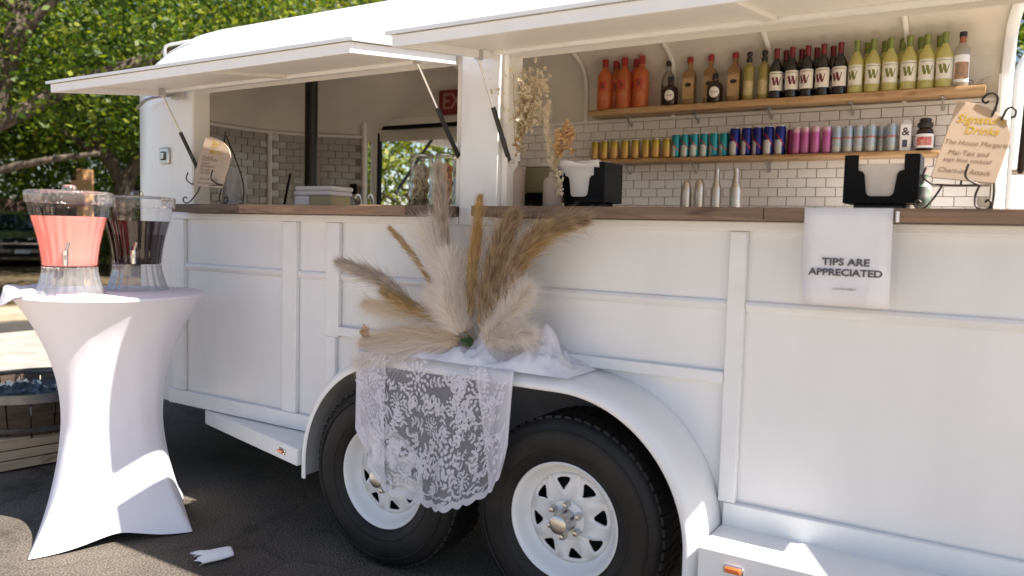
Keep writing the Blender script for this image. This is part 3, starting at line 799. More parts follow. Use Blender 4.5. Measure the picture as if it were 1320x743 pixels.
for i, x in enumerate((.560, .642, .724, .806, .890)):
    place(protow, (x, Yb_, SH1 + .001), f'pale white wine bottle in the back row, {ORD[i]} from the red wines', 'wine bottle', 'white wine bottles on the upper shelf', 'wine_bottle', .1)
# orange liquor
def orange_parts():
    p = [('glass', lathe_mesh('glass', [(.040, 0), (.0455, .006), (.046, .19), (.041, .212), (.026, .232), (.0165, .242), (.0165, .256)]), ORANGE),
         ('cap', lathe_mesh('cap', [(.0195, .252), (.0200, .298), (.018, .302), (0, .302)]), REDCAP)]
    mb = label_mesh(.0468, .11, .165, .5); p.append(('label', mb.mesh('label'), mat('red_orange_label', (.42, .05, .025), .5)))
    mb = MB(); mb.add([(-.008, .0, 0), (.008, 0, 0), (.003, .018, 0), (0, .03, 0), (-.004, .018, 0)], [(0, 1, 2, 3, 4)]); me = mb.mesh('emblem'); wrapped(me, .0472, .125); p.append(('emblem', me, BLACKCAP))
    return p
po = None
for i, (x, y) in enumerate(((-.902, Yf), (-.775, Yf), (-.665, Yf), (-.855, Yb_ - .012), (-.722, Yb_ - .012))):
    row = 'front row' if y == Yf else 'back row'; k = i if i < 3 else i - 3
    lab = f'orange liquor bottle with a red cap, {ORD[k]} in the {row} from the shelf end'
    p0 = place(orange_parts() if po is None else po, (x, y, SH1 + .001), lab, 'liquor bottle', 'orange liquor bottles', 'liquor_bottle', .25 + random.uniform(-.2, .2)); po = po or p0
# squat dark bottles
def squat_parts():
    p = [('glass', lathe_mesh('glass', [(.038, 0), (.044, .006), (.044, .085), (.036, .104), (.018, .114), (.0155, .128)]), DARKB),
         ('cap', lathe_mesh('cap', [(.017, .126), (.0175, .160), (.015, .163), (0, .163)]), BLACKCAP),
         ('neck_band', lathe_mesh('neck_band', [(.0165, .114), (.0168, .127)]), mat('brown_neck_band', (.22, .09, .05), .5))]
    mb = MB(); n = 24
    mb.add([(.029 * math.cos(2 * PI * k / n), .030 * math.sin(2 * PI * k / n), 0) for k in range(n)] , [tuple(range(n))]); me = mb.mesh('label'); bm2 = bmesh.new(); bm2.from_mesh(me); bmesh.ops.poke(bm2, faces=bm2.faces); bmesh.ops.subdivide_edges(bm2, edges=bm2.edges, cuts=1); bm2.to_mesh(me); bm2.free()
    wrapped(me, .0447, .053); p.append(('label', me, LABELW))
    mb = MB(); mb.grid([[(-.018 + .036 * k / 6, zz_, 0) for k in range(7)] for zz_ in (-.003, .003)]); me = mb.mesh('label_rule'); wrapped(me, .0451, .053); p.append(('label_rule', me, mat('tan_print', (.4, .26, .16), .6)))
    return p
ps = None
for i, x in enumerate((-.478, -.214)):
    lab = ('squat dark bottle with a round white label in front of a clear bottle', 'squat dark bottle with a round white label between tan liquors')[i]
    p0 = place(squat_parts() if ps is None else ps, (x, Yf - .008, SH1 + .001), lab, 'liquor bottle', 'squat dark liqueur bottles', 'liquor_bottle', .2); ps = ps or p0
# tan bottles with red caps
def tan_parts(gl, cap):
    def sq(a, z): return 1 / max(abs(math.cos(a)), abs(math.sin(a))) ** .55
    p = [('glass', MB().lathe([(.034, 0), (.037, .005), (.037, .175), (.033, .192), (.018, .205), (.0135, .214), (.0135, .250)], n=24, mod=lambda a, t: sq(a, t) if t < .6 else 1).mesh('glass'), gl),
         ('cap', lathe_mesh('cap', [(.0165, .246), (.017, .276), (.015, .279), (0, .279)]), cap)]
    mb = MB(); mb.add([(-.032, -.0385, .035), (.032, -.0385, .035), (.032, -.0385, .155), (-.032, -.0385, .155)], [(0, 1, 2, 3)]); p.append(('label', mb.mesh('label'), mat('tan_label', (.42, .27, .13), .6, var=.1, scale=40)))
    mb = MB(); n = 14; mb.add([(.019 * math.cos(2 * PI * k / n), -.0392, .115 + .012 * math.sin(2 * PI * k / n)) for k in range(n)], [tuple(range(n))]); p.append(('emblem', mb.mesh('emblem'), DARKB))
    return p
pt = None
for i, (x, lab) in enumerate(((-.385, 'tan liquor bottle with a red cap between the two squat dark bottles'), (-.262, 'tan liquor bottle with a red cap half hidden behind a squat dark bottle'), (-.122, 'tan liquor bottle with a red cap beside the yellow liqueurs'))):
    p0 = place(tan_parts(AMBERL, REDCAP) if pt is None else pt, (x, Yb_ - .02, SH1 + .001), lab, 'liquor bottle', 'tan liquor bottles', 'liquor_bottle', .1); pt = pt or p0
pc = [('glass', lathe_mesh('glass', [(.036, 0), (.040, .005), (.041, .15), (.036, .18), (.018, .205), (.013, .215), (.013, .245)]), GLASSC), ('cap', lathe_mesh('cap', [(.0155, .24), (.016, .268), (0, .27)]), DARKB),
      ('liquid', lathe_mesh('liquid', [(.034, .004), (.0375, .008), (.038, .12), (0, .121)]), clear_liquid('clear_spirit', (.45, .40, .30), .1, .6))]
place(pc, (-.515, Yb_ - .02, SH1 + .001), 'clear glass liquor bottle with a brown cap behind a squat dark bottle', 'liquor bottle', None, 'liquor_bottle')
def yellow_parts():
    return [('glass', lathe_mesh('glass', [(.026, 0), (.029, .005), (.029, .175), (.026, .188), (.013, .196), (.012, .21)]), YELL),
            ('stopper', lathe_mesh('stopper', [(.014, .208), (.016, .215), (.0165, .228), (.009, .234), (.012, .243), (.0165, .252), (.013, .266), (0, .270)]), BLACKCAP),
            ('label', label_mesh(.0297, .03, .105, 1.0).mesh('label'), mat('faded_yellow_label', (.52, .42, .22), .6, var=.2, scale=60))]
py_ = None
for i, (x, lab) in enumerate(((-.032, 'yellow liqueur bottle with a black ornate stopper, nearer the tan liquors'), (.050, 'yellow liqueur bottle with a black ornate stopper, nearer the red wines'))):
    p0 = place(yellow_parts() if py_ is None else py_, (x, Yf + .01, SH1 + .001), lab, 'liqueur bottle', 'yellow liqueur bottles', 'liqueur_bottle', .1); py_ = py_ or p0
ART = mat('painted_label_art', (.55, .27, .13), .6, col2=(.16, .16, .13), scale=45)
pq = [('glass', lathe_mesh('glass', [(.030, 0), (.033, .005), (.0335, .165), (.030, .185), (.017, .203), (.0145, .212), (.0145, .24)]), clear_liquid('pale_spirit', (.62, .58, .50), .08, .55)),
      ('cap', lathe_mesh('cap', [(.0165, .238), (.017, .262), (0, .264)]), BLACKCAP), ('neck_label', lathe_mesh('neck_label', [(.0152, .205), (.0152, .237)]), mat('rust_neck_label', (.33, .10, .05), .5)),
      ('label', label_mesh(.0342, .020, .150, 1.3).mesh('label'), PAPERW), ('label_picture', label_mesh(.0346, .035, .115, 1.0).mesh('label_picture'), ART)]
place(pq, (.992, Yf + .01, SH1 + .001), 'clear spirit bottle with a black cap and painted label at the shelf end', 'liquor bottle', None, 'liquor_bottle', .1)
mb = MB()
for k in range(16):
    a = random.uniform(-.3, 1.2); p0 = Vector((1.045 + random.uniform(-.02, .03), 2.12 + random.uniform(-.04, .03), SH1 + .005)); d = Vector((math.cos(a) * random.choice((-1, 1)), random.uniform(-.3, .3), abs(math.sin(a)) + .15)).normalized()
    mb.tube([p0, p0 + d * random.uniform(.02, .045), p0 + d * .05 + Vector((random.uniform(-.02, .02), 0, -.006))], .0016, 4)
tag(put('dry_sprig', mb, mat('grey_twig', (.16, .14, .11), .8)), 'small tangle of grey dry twigs at the end of the upper shelf', 'dry twigs')

# ---- cans
ALU = mat('aluminium_can_end', (.62, .61, .60), .3, .9)
def can_mat(name, fn):
    m, n, l, b = new_mat(name); b.inputs['Roughness'].default_value = .28; b.inputs['Metallic'].default_value = .45
    tc = n.new('ShaderNodeTexCoord'); sx = n.new('ShaderNodeSeparateXYZ'); l.new(tc.outputs['Object'], sx.inputs[0])
    fn(n, l, b, sx); return m
def ramp(n, l, src, stops, interp='CONSTANT'):
    r = n.new('ShaderNodeValToRGB'); r.color_ramp.interpolation = interp
    while len(r.color_ramp.elements) < len(stops): r.color_ramp.elements.new(1)
    for e, (p, c) in zip(r.color_ramp.elements, stops): e.position = p; e.color = (*c, 1)
    l.new(src, r.inputs[0]); return r
def split_can(h, top, silver, red):                     # slanted colour fields, as on the energy drink tins
    def fn(n, l, b, sx):
        m1 = n.new('ShaderNodeMath'); m1.operation = 'MULTIPLY_ADD'; m1.inputs[1].default_value = 1 / h; m1.inputs[2].default_value = 0; l.new(sx.outputs['Z'], m1.inputs[0])
        m2 = n.new('ShaderNodeMath'); m2.operation = 'MULTIPLY_ADD'; m2.inputs[1].default_value = 9; l.new(sx.outputs['X'], m2.inputs[0]); l.new(m1.outputs[0], m2.inputs[2])
        m3 = n.new('ShaderNodeMath'); m3.operation = 'MULTIPLY_ADD'; m3.inputs[1].default_value = 22; m3.inputs[2].default_value = .42; l.new(sx.outputs['X'], m3.inputs[0])
        rx = ramp(n, l, m3.outputs[0], [(0, silver), (.55, top)])
        rz = ramp(n, l, m1.outputs[0], [(0, (0, 0, 0)), (.52, (1, 1, 1))])
        mx = n.new('ShaderNodeMixRGB'); l.new(rz.outputs[0], mx.inputs[0]); l.new(rx.outputs[0], mx.inputs[1]); mx.inputs[2].default_value = (*top, 1)
        rr = ramp(n, l, m2.outputs[0], [(0, (0, 0, 0)), (.47, (1, 1, 1)), (.55, (0, 0, 0))])
        m4 = n.new('ShaderNodeMixRGB'); l.new(rr.outputs[0], m4.inputs[0]); l.new(mx.outputs[0], m4.inputs[1]); m4.inputs[2].default_value = (*red, 1)
        l.new(m4.outputs[0], b.inputs['Base Color'])
    return fn
def band_can(h, stops, interp='CONSTANT'):
    def fn(n, l, b, sx):
        m1 = n.new('ShaderNodeMath'); m1.operation = 'MULTIPLY'; m1.inputs[1].default_value = 1 / h; l.new(sx.outputs['Z'], m1.inputs[0])
        nz = n.new('ShaderNodeTexNoise'); nz.inputs['Scale'].default_value = 45; 
        ad = n.new('ShaderNodeMath'); ad.operation = 'MULTIPLY_ADD'; ad.inputs[1].default_value = .12; l.new(nz.outputs['Fac'], ad.inputs[0]); l.new(m1.outputs[0], ad.inputs[2])
        r = ramp(n, l, ad.outputs[0], stops, interp); l.new(r.outputs[0], b.inputs['Base Color'])
    return fn
def can_parts(r, h, m):
    return [('tin', lathe_mesh('tin', [(r * .72, .0), (r * .95, .005), (r, .012), (r, h - .014), (r * .97, h - .008), (r * .84, h - .002)], 20), m),
            ('can_end', lathe_mesh('can_end', [(r * .86, h - .003), (r * .86, h), (r * .80, h), (r * .76, h - .004), (0, h - .004)], 20), ALU)]
CG = can_mat('gold_can', band_can(.115, [(0, (.50, .32, .05)), (.30, (.62, .36, .14)), (.78, (.52, .38, .06)), (.95, (.42, .32, .05))], 'LINEAR'))
CT = can_mat('teal_can', split_can(.135, (.02, .27, .32), (.62, .64, .62), (.4, .12, .12)))
CB = can_mat('blue_can', split_can(.155, (.012, .018, .16), (.62, .62, .62), (.35, .03, .05)))
CP = can_mat('pink_can', band_can(.140, [(0, (.45, .16, .32)), (.5, (.50, .13, .32)), (.82, (.46, .10, .28)), (.97, (.66, .42, .5))], 'LINEAR'))
CPD = can_mat('magenta_can', band_can(.140, [(0, (.22, .02, .10)), (1, (.25, .03, .12))], 'LINEAR'))
CL = can_mat('pale_blue_can', band_can(.137, [(0, (.55, .55, .50)), (.30, (.42, .48, .52)), (.58, (.45, .20, .17)), (.66, (.34, .42, .50)), (.9, (.40, .46, .52))], 'CONSTANT'))
ZC = SH2 + .001
def row_of(xs, y, parts, labs, group):
    pr = None
    for x, lab in zip(xs, labs):
        yy = y if not isinstance(x, tuple) else x[1]; xx = x if not isinstance(x, tuple) else x[0]
        p0 = place(parts if pr is None else pr, (xx + random.uniform(-.002, .002), yy + random.uniform(-.006, .006), ZC), lab, 'drink can', group, 'drink_can', random.uniform(-.5, .6)); pr = pr or p0
row_of([-.961 + k * .0667 for k in range(8)], 2.10, can_parts(.0265, .116, CG), [f'gold drink can, {ORD[k]} from the open end of the lower shelf' for k in range(8)], 'gold cans on the lower shelf')
row_of([-.439 + k * .056 for k in range(6)], 2.10, can_parts(.0255, .135, CT), [f'teal drink can with a silver flash, {ORD[k]} from the gold cans' for k in range(6)], 'teal cans on the lower shelf')
row_of([-.093, -.030, .030, .092, .153, (-.118, 2.155)], 2.098, can_parts(.0285, .156, CB), [f'tall dark blue can with a silver flash, {ORD[k]} from the teal cans' for k in range(5)] + ['tall dark blue can behind the front row, next to the teal cans'], 'blue cans on the lower shelf')
row_of([.238, .285, .338, .391], 2.09, can_parts(.0245, .142, CP), [f'pink drink can, {ORD[k]} from the blue cans' for k in range(4)], 'pink cans on the lower shelf')
row_of([.205], 2.135, can_parts(.0245, .140, CPD), ['dark magenta drink can tucked behind the blue and pink cans'], 'pink cans on the lower shelf')
row_of([.443, .496, .550, .606, (.648, 2.14), .702], 2.09, can_parts(.0255, .138, CL), [f'pale blue drink can, {ORD[k]} from the pink cans' for k in range(4)] + ['pale blue drink can set back between two others', 'pale blue drink can beside the slim white carton'], 'pale blue cans on the lower shelf')
mb = MB(); mb.box(-.025, .025, -.02, .02, 0, .135)
t = thing('slim_carton', 'slim white carton with dark printing beside the dark syrup jar', 'carton', (.768, 2.09, ZC))
o = link('carton', mb.mesh('carton'), PAPERW, t, bevel=.004)
mb = MB(); mb.prism([(-.025, 0, .1351), (.025, 0, .1351), (.012, 0, .158), (-.012, 0, .158)], (0, .02, 0)); link('carton_top', mb.mesh('carton_top'), PAPERW, t, bevel=.003)
me = text_mesh('&', .055, bold=.001); o = link('print', me, INK, t); o.matrix_local = Matrix.Translation((0, -.0212, .095)) @ Matrix.Rotation(PI / 2, 4, 'X')
mb = MB(); mb.box(-.012, .010, -.0215, -.0205, .02, .055); link('print_block', mb.mesh('print_block'), INK, t)
t = thing('syrup_jar', 'dark syrup jar with a red and white label and ribbed cap', 'jar', (.853, 2.09, ZC))
link('glass', lathe_mesh('glass', [(.034, 0), (.040, .006), (.040, .088), (.036, .102), (.026, .112), (.026, .118)], 24), DARKB, t)
link('cap', MB().lathe([(.030, .112), (.034, .120), (.034, .136), (.026, .140), (.026, .155), (.020, .160), (0, .160)], n=24, mod=lambda a, t_: 1 + .04 * (math.cos(12 * a) > 0)).mesh('cap'), BLACKCAP, t)
link('label', label_mesh(.0406, .012, .080, 1.4, 12).mesh('label'), PAPERW, t)
link('label_picture', label_mesh(.0410, .024, .066, .95, 12).mesh('label_picture'), mat('red_label_print', (.50, .035, .03), .5, col2=(.62, .35, .30), scale=70), t)

# ---- steel shakers on the back counter
def steel_parts(h, r, neck):
    if neck: pr = [(r * .9, 0), (r, .005), (r, h * .62), (r * .75, h * .70), (r * .50, h * .76), (r * .45, h * .96), (r * .35, h), (0, h)]
    else: pr = [(r * .85, 0), (r, .006), (r * .98, h * .72), (r * .78, h * .88), (r * .45, h * .97), (0, h)]
    return [('vessel', lathe_mesh('vessel', pr, 24), mat('brushed_steel', (.60, .57, .53), .32, .95, var=.1, scale=30)), ('collar', lathe_mesh('collar', [(r * 1.01, h * .70), (r * 1.01, h * .72)] if not neck else [(r * 1.01, h * .60), (r * 1.01, h * .62)], 24), STEEL)]
zb = 1.421
for x, h, nk, lab in ((-.258, .235, False, 'short steel cocktail shaker, outermost of the row below the cans'), (-.185, .243, False, 'short steel cocktail shaker beside the tall steel bottles'), (-.093, .292, True, 'tall slim steel bottle beside the short shakers'), (.010, .293, True, 'tall slim steel bottle standing last, before the bare white tiles')):
    place(steel_parts(h, .031, nk), (x, 1.80, zb), lab, 'shaker' if not nk else 'steel bottle', 'steel barware on the back counter', 'cocktail_shaker' if not nk else 'steel_bottle')

# ================================================================== ON THE COUNTERS
CT_Z = 1.447
def caddy(c, rz, label, tilt=0):
    t = thing('napkin_caddy', label, 'napkin holder', c, 'black napkin caddies on the counter', rz)
    W, H, D = .104, .172, .10
    pts = [(-W, 0, .022), (W, 0, .022), (W, 0, H), (W * .62, 0, H), (W * .62, 0, H - .055)]
    for k in range(7):
        a = PI / 2 * k / 6; 
    u = [(.040, .045 + .02), ]
    notch = [(W * .62, 0, H - .048), (.052, 0, H - .052), (.046, 0, H - .062), (.040, 0, .060)]
    for k in range(1, 6): 
        a = PI / 2 * k / 5; notch.append((.040 - .016 + .016 * math.cos(a), 0, .060 - .016 * math.sin(a) + .0))
    mir = [(-x, y, z) for x, y, z in notch][::-1]
    poly = [(-W, 0, .022), (W, 0, .022), (W, 0, H), (W * .62, 0, H)] + notch + mir + [(-W * .62, 0, H), (-W, 0, H)]
    from mathutils.geometry import tessellate_polygon
    P = [Vector(p) for p in poly]; tris = tessellate_polygon([P]); n = len(P)
    mb = MB(); mb.add(P + [p + Vector((0, .004, 0)) for p in P], [tuple(x) for x in tris] + [tuple(i + n for i in x[::-1]) for x in tris] + [(i, (i + 1) % n, n + (i + 1) % n, n + i) for i in range(n)])
    o = link('front_plate', mb.mesh('front_plate'), BLACK, t, angle=30)
    bmx = bmesh.new(); bmx.from_mesh(o.data); bmesh.ops.recalc_face_normals(bmx, faces=bmx.faces); bmx.to_mesh(o.data); bmx.free()
    for sx in (-1, 1):
        mb = MB(); mb.box(sx * W - .003, sx * W + .003, .005, D * 1.4, .022, H); link('side_plate', mb.mesh('side_plate'), BLACK, t, bevel=.002)
    mb = MB(); mb.box(-W, W, D * 1.4 + .001, D * 1.4 + .005, .022, H * .8); link('back_plate', mb.mesh('back_plate'), BLACK, t)
    mb = MB(); mb.box(-W * .72, W * .72, .012, D * 1.3, 0, .0215); link('foot', mb.mesh('foot'), BLACK, t, bevel=.003)
    return t
caddy((.888, .34, CT_Z), .0, 'black napkin caddy with a U shaped front beside the drinks menu')
caddy((-.155, .34, CT_Z), -.10, 'black napkin caddy behind the short beige vase')
NAPM = mat('cream_napkins', (.74, .68, .60), .85, var=.04, scale=50)
t = thing('napkin_stack', 'stack of cream napkins in the caddy beside the drinks menu', 'napkins', (.888, .34, CT_Z + .022))
for k in range(9):
    mb = MB(); mb.box(-.085, .085, .010 + k * .010, .0195 + k * .010, .0005, .120 + random.uniform(-.004, .004)); link('napkin', mb.mesh('napkin'), NAPM, t, bevel=.003)
t = thing('napkin_stack', 'loose stack of white napkins flaring from the caddy behind the short vase', 'napkins', (-.155, .34, CT_Z + .022))
NAPW = mat('white_napkins', (.78, .75, .71), .85, var=.03, scale=50)
for k in range(6):
    mb = MB(); rows = []
    for j in range(9):
        z = .0005 + .150 * j / 8; w_ = .075 + .018 * max(0, j - 5) / 3; yy = .010 + k * .016 - (.035 - k * .004) * max(0, (j - 5) / 3) ** 2 * (1 if k < 3 else .2)
        rows.append([(-w_ + 2 * w_ * i / 8, yy + .004 * math.sin(i * 1.3 + k) * j / 8, z + (.008 * math.sin(i * .9 + k * 2) if j == 8 else 0)) for i in range(9)])
    mb.grid(rows); link('napkin', mb.mesh('napkin'), NAPW, t, angle=60, solid=.003)
mb = MB(); mb.lathe([(.018, 0), (.020, .004), (.020, .075), (.010, .085), (.008, .10), (.010, .112), (0, .113)], (1.005, .40, CT_Z), 18)
tag(put('soda_bottle', mb, mat('white_green_wrap', (.70, .72, .68), .35, col2=(.03, .12, .05), scale=26, detail=1)), 'small green and white bottle beside the black napkin caddy', 'bottle')
t = thing('drink_brewer', 'olive tin box on a black base between the two beige vases', 'dispenser box', (-.378, .45, CT_Z))
mb = MB(); mb.box(-.055, .055, -.05, .05, 0, .062); link('base', mb.mesh('base'), BLACK, t, bevel=.004)
mb = MB(); mb.box(-.055, .055, -.05, .05, .0625, .165); link('body', mb.mesh('body'), mat('olive_tin', (.22, .19, .09), .5), t, bevel=.006)
mb = MB(); mb.box(-.058, .058, -.053, .053, .1655, .180); link('lid', mb.mesh('lid'), mat('pale_tin_lid', (.55, .50, .42), .5), t, bevel=.004)

# ---- vases and dried flowers
def vase(c, r, h, label):
    t = thing('bottle_vase', label, 'vase', c, 'beige ceramic bottle vases')
    link('body', MB().lathe([(r * .9, 0), (r, .005), (r, h * .70), (r * .93, h * .78), (r * .62, h * .86), (r * .5, h * .90)], n=32).mesh('body'), CERAMIC, t)
    link('neck', MB().lathe([(r * .5, h * .8995), (r * .48, h * .97), (r * .56, h), (r * .44, h), (r * .38, h * .9)], n=32, cap=False).mesh('neck'), CERAMIC, t); return t
vase((-.419, .30, CT_Z), .043, .178, 'tall beige bottle vase beside the centre post')
vase((-.245, .30, CT_Z), .037, .134, 'short beige bottle vase beside the black napkin caddy')
DRYC = mat('cream_dried_flower', (.66, .55, .38), .9, var=.18, scale=60, trans=.3)
DRYW = mat('ivory_dried_floret', (.80, .70, .54), .9, var=.12, scale=60, trans=.3)
DRYO = mat('tan_orange_flower', (.66, .43, .22), .9, var=.2, scale=60, trans=.3)
STEMM = mat('dry_stem', (.42, .31, .17), .8)

def tufts(centres, size, n=10):
    """little star shaped florets: crossed blades round each centre"""
    vs = []; fs = []
    for c in centres:
        for k in range(n):
            d = Vector((random.gauss(0, 1), random.gauss(0, 1), random.gauss(0, 1))).normalized(); s = d.orthogonal().normalized() * size * .28; L = size * random.uniform(.6, 1.1)
            o = len(vs); vs += [c - s * .4, c + d * L * .6 + s, c + d * L, c + d * L * .6 - s]; fs.append((o, o + 1, o + 2, o + 3))
    mb = MB(); mb.add(vs, fs); return mb
def plume_mb(path, n, width, slen, droop=.3, spread=.8, taper=.0, w0=.0012, start=.15, seed=1, wfn=None):
    rg = random.Random(seed); P = smooth_path(path, 10); k = len(P) - 1; vs = []; fs = []
    for i in range(n):
        t = start + (1 - start) * rg.random() ** .85; f = t * k; i0 = min(int(f), k - 1); c = P[i0].lerp(P[i0 + 1], f - i0)
        tg = (P[min(i0 + 1, k)] - P[max(i0 - 1, 0)]).normalized()
        a = rg.uniform(0, 2 * PI); o1 = tg.orthogonal().normalized(); o2 = tg.cross(o1); rad = (o1 * math.cos(a) + o2 * math.sin(a))
        w_ = (wfn(t) if wfn else math.sin(PI * min(1, (t - start) / (1 - start) * .8 + .2)) ** .7)
        L = slen * rg.uniform(.5, 1.15) * (.35 + .65 * w_); d = (tg + rad * spread * rg.uniform(.15, 1)).normalized()
        c = c + rad * width * .25 * w_ * rg.random()
        p = [c]; dd_ = d
        for s_ in range(3):
            dd_ = (dd_ + Vector((0, 0, -droop * .33)) + Vector((rg.gauss(0, .09), rg.gauss(0, .09), rg.gauss(0, .09)))).normalized(); p.append(p[-1] + dd_ * L / 3)
        side = d.cross(Vector((rg.gauss(0, 1), rg.gauss(0, 1), rg.gauss(0, 1)))).normalized()
        o = len(vs); ws = (w0, w0 * .9, w0 * .6)
        for q, ww in zip(p[:3], ws): vs += [q - side * ww / 2, q + side * ww / 2]
        vs.append(p[3]); fs += [(o, o + 1, o + 3, o + 2), (o + 2, o + 3, o + 5, o + 4), (o + 4, o + 5, o + 6)]
    mb = MB(); mb.v = vs; mb.f = fs; return mb
def bouquet(label, group): return thing('dried_bouquet', label, 'dried flowers', (0, 0, 0), group)
t = thing('dried_bouquet', 'tall cloud of ivory and cream dried flowers in the tall vase', 'dried flowers', (-.419, .30, CT_Z + .165))
st = MB(); cw = []; cc = []
for k in range(90):
    tip = Vector((-.402 + random.gauss(0, .042), .30 + random.gauss(0, .04), 1.80 + random.uniform(-.05, .165)))
    st.tube(smooth_path([(-.419, .30, CT_Z + .10), Vector((-.419, .30, CT_Z + .22)).lerp(tip, .15), tip], 4), .0011, 4)
    for q in range(6): cw.append(tip + Vector((random.gauss(0, .014), random.gauss(0, .014), random.gauss(0, .018))))
for k in range(80):
    a = random.random(); cc.append(Vector((-.425 + random.gauss(0, .018), .30 + random.gauss(0, .018), 1.66 + .15 * a)))
put('stems', st, STEMM, t); put('florets', tufts(cw, .011, 8), DRYW, t, angle=None); put('cream_heads', tufts(cc, .022, 12), DRYC, t, angle=None)
co = [Vector((-.412 + random.gauss(0, .012), .27 + random.gauss(0, .01), 1.68 + random.gauss(0, .016))) for k in range(16)]
put('tan_heads', tufts(co, .016, 12), DRYO, t, angle=None)
hang = [Vector((-.468 + random.gauss(0, .006), .285, 1.60 - .12 * random.random())) for k in range(30)]
put('trailing_heads', tufts(hang, .016, 8), DRYC, t, angle=None)
t = thing('dried_bouquet', 'small bunch of cream grass and tan flowers in the short vase', 'dried flowers', (-.245, .30, CT_Z + .13))
pts = [(-.245, .30, 1.56), (-.262, .30, 1.66), (-.275, .29, 1.76), (-.262, .28, 1.845)]
put('cream_plume', plume_mb(pts, 420, .03, .035, .25, .9, w0=.0022, start=.1, seed=5), DRYW, t, angle=None)
put('cream_plume', plume_mb([(-.245, .30, 1.56), (-.235, .30, 1.65), (-.222, .29, 1.74)], 300, .03, .032, .25, .9, w0=.0022, start=.1, seed=6), DRYC, t, angle=None)
co = [Vector((-.188 + random.gauss(0, .016), .29 + random.gauss(0, .014), 1.715 + random.gauss(0, .020))) for k in range(34)] + [Vector((-.212 + random.gauss(0, .008), .28 + random.gauss(0, .01), 1.662 + random.gauss(0, .008))) for k in range(12)]
put('tan_heads', tufts(co, .020, 12), DRYO, t, angle=None)
st = MB()
for k in range(8): st.tube([(-.245, .30, CT_Z + .11), (-.245 + random.gauss(.01, .01), .30, 1.64), (-.19 + random.gauss(0, .02), .29, 1.71)], .0013, 4)
put('stems', st, STEMM, t)
hang = [Vector((-.205 + random.gauss(0, .006), .275, 1.585 - .09 * random.random())) for k in range(24)]
put('trailing_heads', tufts(hang, .014, 8), DRYW, t, angle=None)

# ---- jars of dried citrus
def jar(c, r, h, label):
    t = thing('glass_jar', label, 'glass jar', c, 'tall glass jars of dried fruit')
    link('glass', MB().lathe([(r * .95, 0), (r, .004), (r, h - .02), (r * .93, h - .008), (r * .90, h)], n=32, cap=True).mesh('glass'), GLASSC, t)
    link('lid', MB().lathe([(r * .94, h + .0005), (r * .96, h + .004), (r * .9, h + .012), (0, h + .014)], n=32).mesh('lid'), glass('clear_lid', (.85, .87, .84), 1.0, .05, .15), t); return t
def slices(c, r, h, cols, label):
    m, n, l, b = new_mat('dried_slice'); tc = n.new('ShaderNodeTexCoord'); nz = n.new('ShaderNodeTexNoise'); nz.inputs['Scale'].default_value = 55
    l.new(tc.outputs['Object'], nz.inputs['Vector']); rp = ramp(n, l, nz.outputs['Fac'], [(.3, cols[1]), (.62, cols[0])], 'LINEAR'); l.new(rp.outputs[0], b.inputs['Base Color']); b.inputs['Roughness'].default_value = .7
    rnd = mat('dried_rind', tuple(min(1, x * 1.5) for x in cols[0]), .7)
    t = thing('dried_citrus', label, 'dried fruit', c, 'dried citrus slices in jars')
    k = 0; z = .018
    while z < h - .045:
        for j in range(3):
            a = -PI / 2 + (j - 1) * 1.05 + random.uniform(-.3, .3); rr = random.uniform(.55, .62) * r; rad = random.uniform(.40, .52) * r
            cc_ = Vector((math.cos(a) * rr * .85, math.sin(a) * rr * .8, z + random.uniform(-.006, .006)))
            nd = Vector((math.cos(a) * .9, math.sin(a), random.uniform(-.5, .5))).normalized()
            e1 = nd.orthogonal().normalized(); e2 = nd.cross(e1)
            mb = MB(); N = 12
            ring = lambda q, d: [cc_ + (e1 * math.cos(2 * PI * i / N) + e2 * math.sin(2 * PI * i / N)) * rad * q * (1 + .06 * math.sin(3 * 2 * PI * i / N + k)) + nd * d for i in range(N)]
            mb.add(ring(1, -.0015) + ring(1, .0015) + ring(.62, .0005), [tuple(range(N))[::-1]] + [(i, (i + 1) % N, N + (i + 1) % N, N + i) for i in range(N)] + [(N + i, N + (i + 1) % N, 2 * N + (i + 1) % N, 2 * N + i) for i in range(N)] + [tuple(range(2 * N, 3 * N))])
            me = mb.mesh('slice'); me.materials.append(m); me.materials.append(rnd)
            for pi_, p in enumerate(me.polygons):
                if 1 <= pi_ <= 2 * N: p.material_index = 1
            link('slice', me, None, t, angle=None); k += 1
        z += .027
    return t
jar((-.870, .285, CT_Z), .050, .205, 'tall glass jar of grey brown dried fruit on the counter')
slices((-.870, .285, CT_Z), .050, .205, ((.27, .20, .11), (.10, .07, .035)), 'grey brown dried citrus slices filling the outer glass jar')
jar((-.745, .285, CT_Z), .046, .203, 'tall glass jar of orange dried fruit near the post')
slices((-.745, .285, CT_Z), .046, .203, ((.50, .21, .07), (.24, .07, .025)), 'orange dried citrus slices filling the jar near the post')

